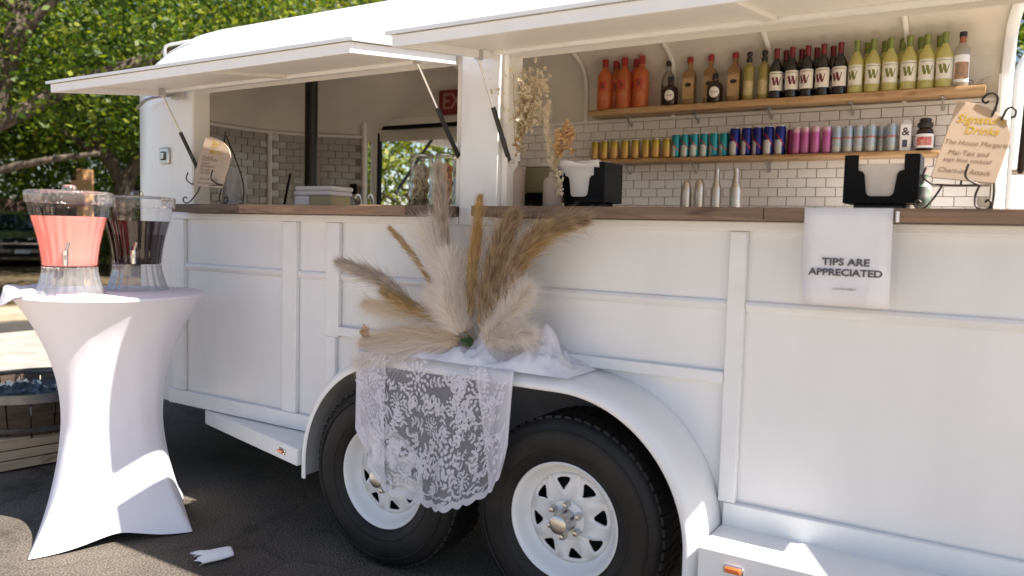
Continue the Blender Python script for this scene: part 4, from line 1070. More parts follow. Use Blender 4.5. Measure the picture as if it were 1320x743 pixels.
# ---- folded towels on a wooden box
t = thing('folded_towels', 'pile of folded white towels on a small olive box', 'towels', (-1.71, .55, CT_Z))
for z0, x0, x1 in ((.058, -.135, .125), (.082, -.128, .132), (0, -.13, -.03)):
    mb = MB(); mb.box(x0, x1, -.08, .08, z0, z0 + (.0235 if z0 else .057)); o = link('towel', mb.mesh('towel'), LINEN, t, bevel=.011, seg=3)
mb = MB(); mb.box(-.02, .11, -.07, .07, 0, .057); tag(put('olive_box', MB().box(-1.71 - .02, -1.71 + .115, .48, .62, CT_Z, CT_Z + .0565), mat('olive_card_box', (.34, .30, .17), .7)), 'small olive box under the folded towels', 'box')
t = thing('plastic_pitcher', 'clear plastic pitcher behind the small menu board', 'pitcher', (-2.265, .44, CT_Z))
link('body', MB().lathe([(.046, 0), (.050, .004), (.058, .19), (.060, .20), (.057, .20), (.047, .006)], n=28, cap=False).mesh('body'), glass('milky_plastic', (.86, .87, .90), .7, .15, .28), t)
mb = MB(); mb.tube(smooth_path([(.056, 0, .18), (.095, 0, .165), (.095, 0, .06), (.050, 0, .04)], 5), .007, 8); link('handle', mb.mesh('handle'), glass('milky_handle', (.86, .87, .9), .7, .15, .3), t)
def tap(c, label):
    t = thing('bar_tap', label, 'tap', c, 'small chrome taps at the sink')
    link('spout', MB().tube(smooth_path([(0, 0, 0), (0, 0, .12), (.01, -.03, .165), (.02, -.07, .16), (.022, -.08, .14)], 4), .010, 8).mesh('spout'), CHROME, t)
    link('lever', MB().tube([(0, .0, .12), (-.03, -.02, .15)], .006, 6).mesh('lever'), CHROME, t)
tap((-2.77, 1.95, 1.421), 'small chrome tap nearer the corner of the dim nose'); tap((-2.66, 1.96, 1.421), 'small chrome tap nearer the black flue pipe')
mb = MB(); mb.tube([(-1.90, .46, CT_Z + .004), (-1.865, .47, CT_Z + .17)], .006, 8)
mb2 = MB(); mb.lathe([(.03, 0), (.03, .004), (.008, .006)], (-1.90, .46, CT_Z), 16)
tag(put('black_stirrer', mb, BLACK), 'thin black stick leaning on the counter beside the towels', 'stirrer')

# ---- menu boards on iron easels
def menu(BL, BR, TL, arc_from, title, lines, label, lean, sizes):
    BL, BR, TL = Vector(BL), Vector(BR), Vector(TL); ex = BR - BL; ey = TL - BL
    W = ex.length; H = ey.length
    def S(u, v): return BL + ex * u + ey * v
    poly = [S(0.02, 0), S(.97, 0), S(1, .02)] + [S(1, arc_from)]
    for k in range(1, 11):
        a = PI / 2 * k / 10; poly.append(S(.04 + .96 * math.cos(a), arc_from + (1 - arc_from) * math.sin(a)))
    poly.append(S(0, 1)); poly.append(S(0, .02))
    nn = ex.cross(ey).normalized()
    t = thing('menu_board', label, 'menu', BL, 'tan menu boards on iron easels')
    mb = MB(); mb.prism([p - nn * .006 for p in poly], nn * .006); o = put('board', mb, SIGNB, t, bevel=.0015)
    exn, eyn = ex.normalized(), ey.normalized(); up_ = nn.cross(exn)
    for s_, u, v, sz, m, wd in lines_all(title, lines, sizes):
        me = text_mesh(s_, sz, shear=.25, bold=.0004 if m is GOLDINK else 0, wide=wd); o = link('lettering', me, m, t, angle=None)
        place_on(o, S(u, v) + nn * .0008, exn, (eyn + up_).normalized())
    return t
def lines_all(title, lines, sizes):
    return [(a, u, v, s, GOLDINK, w_) for a, u, v, s, w_ in title] + [(a, u, v, s, BROWNINK, w_) for a, u, v, s, w_ in lines]
menu((1.028, .300, 1.543), (1.192, .318, 1.525), (1.083, .345, 1.768), .50, [('Signature', .46, .78, .034, 1.0), ('Drinks', .52, .64, .032, 1.0)],
     [('The House Margarita', .52, .475, .0195, 1.0), ('Mai-Tais and', .44, .345, .0205, 1.0), ('sage lime cocktail', .46, .255, .0175, 1.0), ('Chart-ini Attack', .47, .115, .0205, 1.0)],
     'tan drinks menu with gold lettering on an iron easel at the counter end', 0, 0)
menu((-2.205, .140, 1.538), (-1.978, .146, 1.524), (-2.172, .20, 1.785), .50, [('Bar', .40, .84, .050, 1.0), ('Menu', .46, .69, .042, 1.0)],
     [('Margaritas', .28, .58, 0.0185, 1), ('Wine by the glass', .36, .53, 0.0168, 1), ('Seltzers', .26, .46, 0.0185, 1), ('Old Fashioned', .34, .40, 0.0176, 1), ('Mocktails', .3, .33, 0.0185, 1), ('Soft drinks', .32, .27, 0.0176, 1), ('Ask for the specials', .5, .15, 0.0168, 1), ('Cheers and thank you', .5, .07, 0.0168, 1)],
     'small tan bar menu on an iron easel in front of the dim nose', 0, 0)
def easel(fx, label):
    """fx maps picture-like local (x across, z up) to the world"""
    t = thing('iron_easel', label, 'easel', fx(0, 0, 0), 'iron easels on the counters')
    def tb(name, pts, r=.0032): put(name, MB().tube(smooth_path([fx(*p) for p in pts], 6), r, 7), DARKMETAL, t)
    def spiral(cx, cz, r, a0, turns, s=1): return [(cx + r * (1 - .75 * k / 14) * math.cos(a0 + s * turns * 2 * PI * k / 14), cz + r * (1 - .75 * k / 14) * math.sin(a0 + s * turns * 2 * PI * k / 14), 0) for k in range(15)]
    tb('ledge', [(.035, .075, 0), (.095, .072, -.002), (.150, .073, 0)])
    tb('foot', [(.055, .075, 0), (.040, .045, 0), (.018, .012, -.01), (.004, .004, -.012), (-.010, .008, -.012), (-.014, .020, -.012), (-.006, .028, -.01), (.002, .022, -.01)])
    tb('foot', [(.150, .075, 0), (.140, .045, 0), (.142, .014, -.008), (.158, .003, -.012), (.176, .007, -.012), (.180, .022, -.012), (.172, .030, -.01), (.165, .022, -.01)])
    tb('hook', [(.035, .075, .0), (.018, .082, -.012), (.004, .100, -.016), (.010, .125, -.014)])
    tb('hook', [(.150, .073, .0), (.128, .082, -.012), (.112, .100, -.016), (.118, .132, -.014)])
    tb('back_leg', [(.10, .073, .02), (.105, .16, .05), (.108, .29, .075)]); tb('prop', [(.180, .004, .075), (.178, .1, .075), (.110, .27, .075)])
    return t, tb, spiral
t, tb, sp_ = easel(lambda x, z, y=0: Vector((1.006 + x, .30 + y, CT_Z + z)), 'iron easel with scrolled feet holding the drinks menu')
tb('scroll', [(.165, .27, .05), (.178, .318, .05), (.168, .338, .05), (.150, .336, .05), (.140, .322, .05), (.148, .312, .05), (.156, .318, .05)]); tb('scroll', [(.19, .26, .05), (.200, .288, .05), (.213, .296, .05), (.224, .286, .05), (.222, .270, .05), (.212, .268, .05)])
t, tb, sp_ = easel(lambda x, z, y=0: Vector((-2.240 + x * 1.75, .150 + y, CT_Z + z * 1.25)), 'iron easel with scrolled feet holding the small bar menu')

# ---- tips poster, taped to the counter edge
t = thing('tips_poster', 'white tips poster in a clear sleeve hung from the counter edge', 'poster', (.84, .09, 1.30))
mb = MB(); rows = []
for j in range(9):
    z = 1.444 - .281 * j / 8; rows.append([(.722 + .236 * i / 6 + .004 * (j / 8), .0905 + .004 * math.sin(i * .9) * (j / 8) + .020 * (j / 8) ** 2 * 0, z) for i in range(7)])
mb.grid(rows); put('sheet', mb, PAPERW, t, angle=60, solid=.0008)
mb = MB(); mb.grid([[(.718 + .262 * i / 8, .0865 + .003 * math.sin(i * 1.1 + .3) * (j / 6), 1.450 - .295 * j / 6) for i in range(9)] for j in range(7)]); put('clear_sleeve', mb, glass('clear_sleeve', (.97, .97, .98), .55, .10), t, angle=60)
for s_, x, z, sz, b_, wd in (('TIPS ARE', .842, 1.288, .0285, .0009, 1.16), ('APPRECIATED', .842, 1.258, .0272, .0009, 1.16), ('CHOOSE FREELY', .842, 1.211, .0085, 0, 1.0)):
    o = link('lettering', text_mesh(s_, sz, bold=b_, wide=wd), INK, t, angle=None); place_on(o, (x, .0885 - .0028, z), (1, 0, 0), (0, 0, 1))
mb = MB(); mb.box(.966, .974, .082, .096, 1.405, 1.436); put('clip', mb, PAPERW, t, bevel=.002)

# ---- exit sign on the far wall
t = thing('exit_sign', 'red exit sign above the far service window', 'exit sign', (-2.05, 2.15, 2.22))
mb = MB(); mb.box(-2.205, -1.86, 2.125, 2.165, 2.155, 2.325); put('panel', mb, RED, t, bevel=.004)
o = link('lettering', text_mesh('EXIT', .155, bold=.002, wide=.9), mat('pale_red_letter', (.36, .17, .14), .5), t, angle=None); place_on(o, (-2.03, 2.1235, 2.24), (1, 0, 0), (0, 0, 1))

# ================================================================== THE FENDER DISPLAY
TULLE = mat('white_tulle', (.87, .86, .91), .85, bump=.002, bscale=90, trans=.25)
def fold(x, y): return noise.noise((x * 9, y * 9, 3.1)) * .5 + noise.noise((x * 23, y * 23, 7)) * .28 + noise.noise((x * 50, y * 50, 2)) * .12
mb = MB(); rows = []
for j in range(30):
    v = j / 29; rows.append([])
    for i in range(90):
        u = i / 89; x = -.80 + .82 * u; y = .195 - .235 * v
        env = min(1, u * 5) * min(1, (1 - u) * 6) * math.sin(PI * min(1, .15 + v * .85)) ** .6
        hump = .042 + .075 * math.exp(-((x + .40) / .10) ** 2) + .105 * math.exp(-((x + .15) / .08) ** 2) + .06 * math.exp(-((x + .04) / .05) ** 2)
        z = .869 + env * max(.004, hump * (.75 + 1.35 * fold(x, y))) ; rows[-1].append((x + .02 * fold(y, x) * env, y + .02 * fold(x + 5, y) * env, z))
mb.grid(rows); tag(put('tulle_cloth', mb, TULLE, angle=70), 'bunched white tulle on top of the fender under the dried grasses', 'cloth')
# lace runner hanging over the wheel gap
zb_tab = [(-.905, .56), (-.885, .525), (-.83, .44), (-.766, .378), (-.69, .348), (-.61, .333), (-.53, .328), (-.463, .335), (-.39, .357), (-.325, .392), (-.262, .445), (-.212, .505), (-.190, .58), (-.180, .62)]
def zbot(x):
    for (a, za), (b, zb_) in zip(zb_tab, zb_tab[1:]):
        if a <= x <= b: return za + (zb_ - za) * (x - a) / (b - a)
    return zb_tab[0][1] if x < zb_tab[0][0] else zb_tab[-1][1]
def lace_pt(u, v, d=0.0):
    x = -.905 + .725 * u; scal = .012 * abs(math.sin(u * PI * 15)); zb_ = zbot(x) - scal * 1.0
    L = .06; tot = L + (.872 - zb_); s = v * tot
    if s < L: y = .035 - (s / L) * .085 ; z = .876 - .006 * (s / L) ** 2
    else:
        z = .870 - (s - L); f = (s - L) / (.872 - zb_); y = -.050 - .012 * f + .016 * math.sin(u * 17 + .6) * f ** .8 + .008 * math.sin(u * 39) * f
        x += .006 * math.sin(u * 23) * f + .03 * (0.5 - u) * f * .0
    return Vector((x, y - d, z))
NET = bpy.data.materials.new('lace_net'); NET.use_nodes = True
n_, l_ = NET.node_tree.nodes, NET.node_tree.links; b_ = n_['Principled BSDF']; b_.inputs['Base Color'].default_value = (.80, .79, .85, 1); b_.inputs['Roughness'].default_value = .9
tr_ = n_.new('ShaderNodeBsdfTransparent'); mx_ = n_.new('ShaderNodeMixShader'); mx_.inputs[0].default_value = .24
l_.new(tr_.outputs[0], mx_.inputs[1]); l_.new(b_.outputs[0], mx_.inputs[2]); l_.new(mx_.outputs[0], n_['Material Output'].inputs[0])
LACE = mat('lace_thread', (.82, .81, .87), .9, var=.04, scale=90, trans=.2)
ln, ll = LACE.node_tree.nodes, LACE.node_tree.links; lo_ = ln['Material Output'].inputs[0]; src_ = lo_.links[0].from_socket
lt = ln.new('ShaderNodeBsdfTransparent'); lm_ = ln.new('ShaderNodeMixShader'); lm_.inputs[0].default_value = .74; ll.new(lt.outputs[0], lm_.inputs[1]); ll.new(src_, lm_.inputs[2]); ll.new(lm_.outputs[0], lo_)
t = thing('lace_runner', 'white floral lace runner with a scalloped hem hanging between the wheels', 'lace cloth', (-.54, -.03, .87))
mb = MB(); mb.grid([[lace_pt(i / 120, j / 40) for i in range(121)] for j in range(41)]); put('net', mb, NET, t, angle=70)
mb = MB(); mb.grid([[lace_pt(i / 150, q, .0015) for i in range(151)] for q in (.955, .97, .985, 1.0)]); mb.grid([[lace_pt(i / 150, q, .002) for i in range(151)] for q in (.915, .925)])
mb.grid([[lace_pt(q, j / 40, .0015) for q in (0, .012, .02)] for j in range(41)]); mb.grid([[lace_pt(q, j / 40, .0015) for q in (.98, .99, 1)] for j in range(41)])
stuff(put('scalloped_hem', mb, LACE, t, angle=70))
def fold_layer(u0, u1, fn):
    mb = MB(); mb.grid([[lace_pt(u0 + (fn(j / 30) - u0) * i / 14, j / 30, .006 + .006 * math.sin(i * .5)) for i in range(15)] for j in range(31)]); return mb
put('folded_edge', fold_layer(0, .22, lambda v: .20 + .02 * math.sin(v * 5) + .17 * max(0, v - .45)), mat('folded_net', (.82, .81, .87), .9), t, angle=70)
bpy.data.materials['folded_net'].node_tree.nodes['Principled BSDF'].inputs['Alpha'].default_value = .52
mb = fold_layer(1, .8, lambda v: .78 + .10 * v); put('folded_edge', mb, bpy.data.materials['folded_net'], t, angle=70)
rl = random.Random(3)
vs = []; fs = []
def petal(cu, cv, a, L, W, d=.0025):
    n = 7; o = len(vs)
    for k in range(n):
        q = 2 * PI * k / n; px = (1 + math.cos(q)) / 2 * L; pw = math.sin(q) * W * .5
        du = (px * math.cos(a) - pw * math.sin(a)) / .725; dv = (px * math.sin(a) + pw * math.cos(a)) / .52
        uu, vv = cu + du, cv + dv
        if not (0.0 < uu < 1 and 0.05 < vv < .97): 
            del vs[o:]; return
        vs.append(lace_pt(uu, vv, d + (.0115 if uu < .21 or uu > .82 else 0)))
    fs.append(tuple(range(o, o + n)))
def rose(cu, cv, s):
    for rr, n, ph in ((.0, 5, 0), (.30, 7, .3), (.58, 10, .1), (.86, 13, .25)):
        for k in range(n):
            a = 2 * PI * k / n + ph; petal(cu + rr * s * math.cos(a) / .725, cv + rr * s * math.sin(a) / .52, a + rl.uniform(-.3, .3), s * .30, s * .26, .0022 + .0012 * (rr < .3))
def spray(cu, cv, a, n, step, bend):
    for k in range(n):
        a += bend + rl.uniform(-.2, .2); cu += step * math.cos(a) / .725; cv += step * math.sin(a) / .52
        petal(cu, cv, a, step * 1.1, .0022)
        for sg in (-1, 1):
            if rl.random() < .85: petal(cu, cv, a + sg * rl.uniform(.6, 1.1), rl.uniform(.015, .025), rl.uniform(.007, .0115))
for cu, cv, s in ((.42, .22, .040), (.60, .70, .044), (.46, .74, .036), (.22, .66, .040), (.80, .30, .038), (.66, .36, .026), (.30, .40, .026), (.86, .62, .034), (.12, .28, .036), (.52, .50, .022), (.10, .52, .03), (.72, .84, .026), (.34, .86, .026)):
    s *= 1.22; rose(cu, cv, s)
    for k in range(7): a = 2 * PI * k / 7 + rl.uniform(-.3, .3); spray(cu + s * .9 * math.cos(a) / .725, cv + s * .9 * math.sin(a) / .52, a, rl.randint(2, 4), .017, rl.uniform(-.25, .25))
for k in range(74):
    spray(rl.random(), rl.uniform(.1, .9), rl.uniform(0, 6.28), rl.randint(3, 6), .018, rl.uniform(-.3, .3))
mb = MB(); mb.v = [tuple(v) for v in vs]; mb.f = fs
stuff(put('floral_motif', mb, LACE, t, angle=None))

# pampas arrangement
GOLD = mat('golden_grass', (.58, .40, .19), .9, var=.25, scale=30, trans=.3)
BROWN = mat('brown_grass', (.47, .34, .21), .9, var=.32, scale=30, trans=.25)
TAUPE = mat('taupe_grass', (.58, .49, .40), .9, var=.2, scale=30, trans=.3)
FLUFF = mat('ivory_pampas', (.93, .88, .82), .9, var=.03, scale=30, trans=.58)
CREAMF = mat('cream_pampas', (.88, .77, .62), .9, var=.06, scale=30, trans=.55)
PA = thing('pampas_arrangement', 'large spray of golden, brown and ivory dried pampas grass on the fender', 'dried grasses', (-.42, .10, .88))
def plume(path, n, width, slen, m, **k):
    k['w0'] = k['w0'] * 1.35; put('pampas_plume', plume_mb(path, int(n * (1.15 if m in (FLUFF, CREAMF) else 2.0)), width * 1.25, slen, **k), m, PA, angle=None)
    if m in (FLUFF, CREAMF): k2 = dict(k); k2.update(w0=.0008, spread=1.3, droop=.35, seed=k['seed'] + 70); put('pampas_plume', plume_mb(path, int(n * .75), width * 1.6, slen * 1.7, **k2), m, PA, angle=None)
    else: k2 = dict(k); k2.update(w0=.0009, spread=k['spread'] * 2.0, droop=k['droop'] + .15, seed=k['seed'] + 70); put('pampas_plume', plume_mb(path, int(n * .6), width * 1.8, slen * 1.35, **k2), m, PA, angle=None)
    put('stem', MB().tube(smooth_path([(-.42, .11, .89)] + path, 5), .0018, 5), STEMM, PA)
plume([(-.56, .06, 1.00), (-.69, .03, 1.05), (-.80, .0, 1.10)], 700, .045, .10, GOLD, droop=.05, spread=.28, w0=.0017, start=0, seed=11)
plume([(-.72, .04, 1.07), (-.82, .01, 1.14), (-.92, -.02, 1.185), (-1.01, -.04, 1.212)], 800, .07, .09, TAUPE, droop=.2, spread=.42, w0=.0014, start=0, seed=12)
plume([(-.60, .05, 1.11), (-.68, .04, 1.22), (-.755, .03, 1.30), (-.80, .02, 1.345)], 500, .02, .06, GOLD, droop=.0, spread=.22, w0=.0014, start=0, seed=13)
plume([(-.53, .05, 1.20), (-.56, .03, 1.38), (-.565, .02, 1.48), (-.575, .02, 1.58)], 900, .045, .085, TAUPE, droop=.1, spread=.36, w0=.0015, start=0, seed=14)
plume([(-.45, .06, 1.01), (-.43, .04, 1.18), (-.40, .02, 1.32), (-.375, .0, 1.45)], 1000, .035, .10, GOLD, droop=.0, spread=.22, w0=.0017, start=0, seed=15)
plume([(-.40, .06, 1.0), (-.345, .04, 1.17), (-.29, .02, 1.30), (-.235, .0, 1.395)], 1200, .07, .12, BROWN, droop=.05, spread=.36, w0=.0017, start=0, seed=16)
plume([(-.38, .05, 1.02), (-.28, .03, 1.18), (-.17, .0, 1.31), (-.03, -.02, 1.38), (.04, -.03, 1.395)], 1200, .06, .12, BROWN, droop=.1, spread=.28, w0=.0017, start=0, seed=17)
plume([(-.30, .05, 1.12), (-.20, .03, 1.26), (-.10, .0, 1.345), (.03, -.02, 1.39)], 700, .06, .11, GOLD, droop=.12, spread=.3, w0=.0015, start=0, seed=18)
plume([(-.45, .05, .98), (-.49, .03, 1.08), (-.51, .02, 1.18), (-.52, .02, 1.27)], 3000, .09, .085, FLUFF, droop=.2, spread=.9, w0=.0011, start=0, seed=19)
plume([(-.47, .05, .98), (-.54, .03, 1.06), (-.60, .02, 1.12)], 1700, .07, .07, FLUFF, droop=.25, spread=.9, w0=.0011, start=0, seed=20)
plume([(-.38, .05, .95), (-.30, .03, 1.02), (-.22, .02, 1.10), (-.17, .01, 1.16)], 2600, .08, .085, FLUFF, droop=.2, spread=.85, w0=.0011, start=0, seed=21)
plume([(-.36, .04, .94), (-.26, .02, .98), (-.15, .01, 1.00)], 1900, .07, .08, FLUFF, droop=.1, spread=.8, w0=.0011, start=0, seed=22)
plume([(-.48, .04, .94), (-.62, .02, .95), (-.75, .0, .93), (-.90, -.02, .90)], 2600, .10, .085, CREAMF, droop=.15, spread=.85, w0=.0011, start=0, seed=23)
plume([(-.50, .04, .92), (-.64, .0, .90), (-.78, -.03, .87), (-.90, -.05, .83)], 2200, .09, .085, FLUFF, droop=.2, spread=.85, w0=.0011, start=0, seed=24)
plume([(-.52, .06, 1.06), (-.58, .06, 1.20), (-.63, .06, 1.30), (-.66, .06, 1.36)], 1700, .10, .10, FLUFF, droop=.3, spread=.85, w0=.0009, start=.1, seed=25)
plume([(-.62, .05, 1.02), (-.74, .04, 1.03), (-.84, .03, 1.04), (-.93, .02, 1.05)], 900, .08, .08, CREAMF, droop=.3, spread=.9, w0=.0009, start=.1, seed=26)
plume([(-.41, .07, 1.0), (-.375, .07, 1.15), (-.335, .07, 1.28), (-.30, .07, 1.385)], 900, .06, .11, BROWN, droop=.05, spread=.36, w0=.0016, start=0, seed=27)
plume([(-.36, .05, 1.04), (-.25, .05, 1.22), (-.15, .05, 1.33), (-.06, .05, 1.375)], 800, .06, .11, GOLD, droop=.1, spread=.32, w0=.0014, start=0, seed=28)
plume([(-.46, .02, .97), (-.50, -.01, 1.06), (-.50, -.02, 1.13)], 1500, .09, .07, FLUFF, droop=.3, spread=1.1, w0=.0010, start=0, seed=29)
for c, m in (((-.895, -.02, .935), DRYO), ((-.86, -.05, .84), mat('coral_flower', (.60, .30, .20), .9))):
    put('small_flower', tufts([Vector(c) + Vector((random.gauss(0, .008), random.gauss(0, .006), random.gauss(0, .009))) for k in range(14)], .017, 9), m, PA, angle=None)
LEAFG = mat('dark_green_leaf', (.035, .075, .025), .5, var=.3, scale=20)
mb = MB()
for k in range(9):
    a = random.uniform(-1.2, 1.2); c = Vector((-.415, .02, .925)); tip = c + Vector((math.sin(a) * .045, -.02, math.cos(a) * .05)); s = Vector((math.cos(a), 0, -math.sin(a))) * .012
    mb.add([c, c.lerp(tip, .5) + s + Vector((0, -.006, 0)), tip, c.lerp(tip, .5) - s], [(0, 1, 2, 3)])
put('leaf_cluster', mb, LEAFG, PA, angle=None)
put('stem_holder', MB().lathe([(.03, .872), (.035, .875), (.035, .93), (.03, .935)], (-.42, .11, 0), 16), LEAFG, PA)

# ================================================================== THE COCKTAIL TABLE
TC = Vector((-2.11, -.33, 0)); TZ = 1.035; PH0 = math.atan2(-.43, .13)
t = thing('cocktail_table', 'tall cocktail table in a white stretch cover with four pointed feet', 'table', TC)
N = 128; rows = []; Rt, Rw, SW = .385, .212, .55
for j in range(61):
    s = j / 60; row = []
    for i in range(N + 1):
        ph = 2 * PI * i / N; psi = (ph - PH0) % (PI / 2); f = (1 + math.cos(4 * (ph - PH0))) / 2; f = f ** 2.2
        fk = ((ph - PH0) % (2 * PI)) / (PI / 2); k0 = int(fk) % 4; FT = (1, .91, 1, .79); rb = (FT[k0] + (FT[(k0 + 1) % 4] - FT[k0]) * (fk - int(fk))) * .455 * math.cos(PI / 4) / math.cos(psi - PI / 4) * (1 - .05 * math.sin(2 * psi) ** 2); zb_ = .006 + .042 * (1 - abs(math.cos(2 * (ph - PH0))) ** 1.6)
        rw = Rw * (1 + .05 * math.cos(4 * (ph - PH0)))
        r = rw + (Rt - rw) * (1 - s / SW) ** 2.1 if s < SW else rw + (rb - rw) * ((s - SW) / (1 - SW)) ** 1.6
        r += .0035 * (noise.noise((math.cos(ph * 1) * 5 + s * 2.2, math.sin(ph) * 5 - s * 2.0, s * 1.2)) ) * math.sin(PI * min(1, s * 1.1))
        z = TZ - (TZ - zb_) * s; row.append((TC.x + r * math.cos(ph), TC.y + r * math.sin(ph), z))
    rows.append(row)
mb = MB(); mb.grid(rows[::-1]); put('stretch_cover', mb, SPANDEX, t, angle=80)
mb = MB(); mb.lathe([(.3845, TZ - .004), (.383, TZ + .003), (.376, TZ + .006), (0, TZ + .006)], (TC.x, TC.y, 0), 96); put('covered_top', mb, SPANDEX, t, angle=50)
mb = MB(); mb.tube([(TC.x + .3835 * math.cos(2 * PI * k / 96), TC.y + .3835 * math.sin(2 * PI * k / 96), TZ - .006) for k in range(97)], .0028, 6); put('seam', mb, SPANDEX, t, angle=70)
mb = MB(); mb.tube([(TC.x, TC.y, .03), (TC.x, TC.y, TZ - .02)], .03, 12); put('pole', mb, CHROME, t)
for k in range(4):
    a = PH0 + k * PI / 2; mb = MB(); mb.tube([(TC.x, TC.y, .05), (TC.x + .31 * math.cos(a), TC.y + .31 * math.sin(a), .02)], .015, 8); put('leg', mb, CHROME, t)
# crumpled cloth lying on the rim
mb = MB(); rows = []
ca = math.atan2(-.75, -.15)
for j in range(26):
    v = j / 25; row = []
    for i in range(60):
        u = i / 59; a = -2.85 + 1.35 * u; bell = math.sin(PI * u) ** .6
        q = v * .20; over = max(0, q - .125)
        r = .275 + min(q, .125) + over * .35; z = TZ + .007 + (.026 * bell * (.75 + .9 * noise.noise((a * 4, v * 2.5, 1)))) * math.sin(PI * min(1, .15 + v * .9)) ** .7 + .006 * bell * noise.noise((a * 11, v * 6, 5)) - over * .8 * bell
        row.append((TC.x + r * math.cos(a), TC.y + r * math.sin(a), max(z, TZ + .007) if over == 0 else z))
    rows.append(row)
mb.grid(rows); tag(put('crumpled_cloth', mb, LINEN, angle=80, solid=.004), 'crumpled white cloth along the rim of the cocktail table', 'cloth')

# ---- drink dispensers
def dispenser(c, sc, liq, label, liqlabel, level):
    t = thing('drink_dispenser', label, 'drink dispenser', c, 'clear fluted drink dispensers')
    flute = lambda a, q: 1 + .022 * math.cos(22 * a)
    b_prof = [(.152, 0), (.154, .004), (.143, .03), (.130, .07), (.121, .11), (.119, .132), (.121, .134), (.116, .126), (.118, .10), (.128, .065), (.141, .025), (.150, .001)]
    link('base', MB().lathe([(r * sc, z * sc) for r, z in b_prof], n=132, mod=flute, cap=False).mesh('base'), GLASSB, t, angle=60)
    v_prof = [(.0, .138), (.118, .138), (.121, .142), (.124, .18), (.132, .24), (.145, .30), (.160, .355), (.171, .40), (.176, .430), (.181, .433), (.181, .440), (.172, .440), (.168, .40), (.156, .352), (.141, .298)]
    link('vessel', MB().lathe([(r * sc, z * sc) for r, z in v_prof], n=132, mod=lambda a, q: 1 + .016 * math.cos(22 * a) * (q > .1), cap=False).mesh('vessel'), GLASSF, t, angle=60)
    l_prof = [(.184, .441), (.188, .444), (.190, .490), (.186, .497), (.172, .500), (.10, .503), (.034, .505), (.030, .522), (.022, .530), (0, .531)]
    link('lid', MB().lathe([(r * sc, z * sc) for r, z in l_prof], n=96, mod=lambda a, q: 1 + .012 * math.cos(30 * a) * (q < .4), cap=False).mesh('lid'), glass('cut_lid', (.985, .985, .985), .8, .08, .045), t, angle=60)
    vp = [(r, z) for r, z in [(.0, .1405), (.1165, .1405), (.1195, .145), (.1225, .18), (.1305, .24), (.1435, .30), (.1580, .354), (.169, .40)] if z <= level]
    rl_ = np.interp(level, [.24, .30, .354, .40], [.1305, .1435, .158, .169]); vp += [(rl_, level), (0, level + .001)]
    q = thing('drink', liqlabel, 'drink', c)
    link('drink_body', MB().lathe([(r * sc * .975, z * sc) for r, z in vp], n=132, mod=lambda a, q: 1 + .016 * math.cos(22 * a), cap=False).mesh('drink_body'), liq, q, angle=60)
    d = (Vector((cam.location if False else (1.2325, -2.3363, 0)) ) - Vector((c[0], c[1], 0))).normalized(); d = Matrix.Rotation(-.12, 3, 'Z') @ d
    s = Vector((-d.y, d.x, 0)); z0 = .185 * sc; r0 = .124 * sc
    link('tap', MB().tube([d * (r0 - .004) + Vector((0, 0, z0)), d * (r0 + .040) + Vector((0, 0, z0))], .010, 12).mesh('tap'), CHROME, t)
    link('tap_nozzle', MB().tube([d * (r0 + .026) + Vector((0, 0, z0 + .026)), d * (r0 + .026) + Vector((0, 0, z0 - .034))], [.013, .010], 12).mesh('tap_nozzle'), CHROME, t)
    link('tap_lever', MB().tube([d * (r0 + .026) + Vector((0, 0, z0 + .02)), d * (r0 + .030) + s * .012 + Vector((0, 0, z0 + .062))], .0065, 8).mesh('tap_lever'), STEEL, t)
PINKL = clear_liquid('pink_drink', (.94, .47, .41), .15, .55)
DARKL = mat('dark_cola_drink', (.020, .006, .007), .08, coat=.5)
dispenser((-2.085, -.525, TZ + .007), .86, PINKL, 'clear fluted dispenser of pink drink at the outer side of the table', 'coral pink drink in the outer dispenser', .378)
dispenser((-2.145, -.185, TZ + .007), .85, DARKL, 'clear fluted dispenser of dark drink next to the trailer', 'very dark red drink in the dispenser next to the trailer', .37)

# ---- torn paper cup on the tarmac
a, b = Vector((-1.425, -.405, .006)), Vector((-1.375, -.275, .006)); ax = (b - a).normalized(); sd_ = Vector((-ax.y, ax.x, 0)); mb = MB(); rows = []
for j in range(12):
    q = j / 11; r = .046 - .013 * q; row = []
    for i in range(21):
        th = -1.75 + 3.5 * i / 20; h = math.cos(th) * r * .62; jag = (.014 * math.sin(i * 1.1) + .006 * math.sin(i * 2.9)) * max(0, 1 - q * 3)
        row.append(a + ax * ((b - a).length * q + jag) + sd_ * math.sin(th) * r * 1.05 + Vector((0, 0, max(0, h + .011) + .0015 * math.sin(q * 7 + i * .6))))
    rows.append(row)
mb.grid(rows); tag(put('paper_cup', mb, PAPERW, angle=50, solid=.0014), 'torn flattened white paper cup lying on the dark asphalt', 'paper cup')

# ---- half barrel of ice on a slatted crate
t = thing('slatted_crate', 'pale wooden slatted crate under the half barrel', 'crate', (-3.43, -.006, .006), None, R(80.5))
for k in range(3):
    for yy in (-.265, .255):
        mb = MB(); mb.box(-.60, .38, yy, yy + .016, .006 + k * .054, .054 + k * .054); link('slat', mb.mesh('slat'), CRATEW, t, bevel=.003)
    for xx in (-.616, .381):
        mb = MB(); mb.box(xx, xx + .015, -.26, .265, .006 + k * .054, .054 + k * .054); link('slat', mb.mesh('slat'), CRATEW, t, bevel=.003)
for xx, yy in ((-.58, -.24), (.34, -.24), (-.58, .22), (.34, .22)):
    mb = MB(); mb.box(xx, xx + .03, yy, yy + .03, 0, .162); link('corner_post', mb.mesh('corner_post'), CRATEW, t)
for k in range(6):
    mb = MB(); mb.box(-.56 + k * .158, -.56 + k * .158 + .142, -.265, .27, .1625, .175); link('top_slat', mb.mesh('top_slat'), CRATEW, t, bevel=.002)
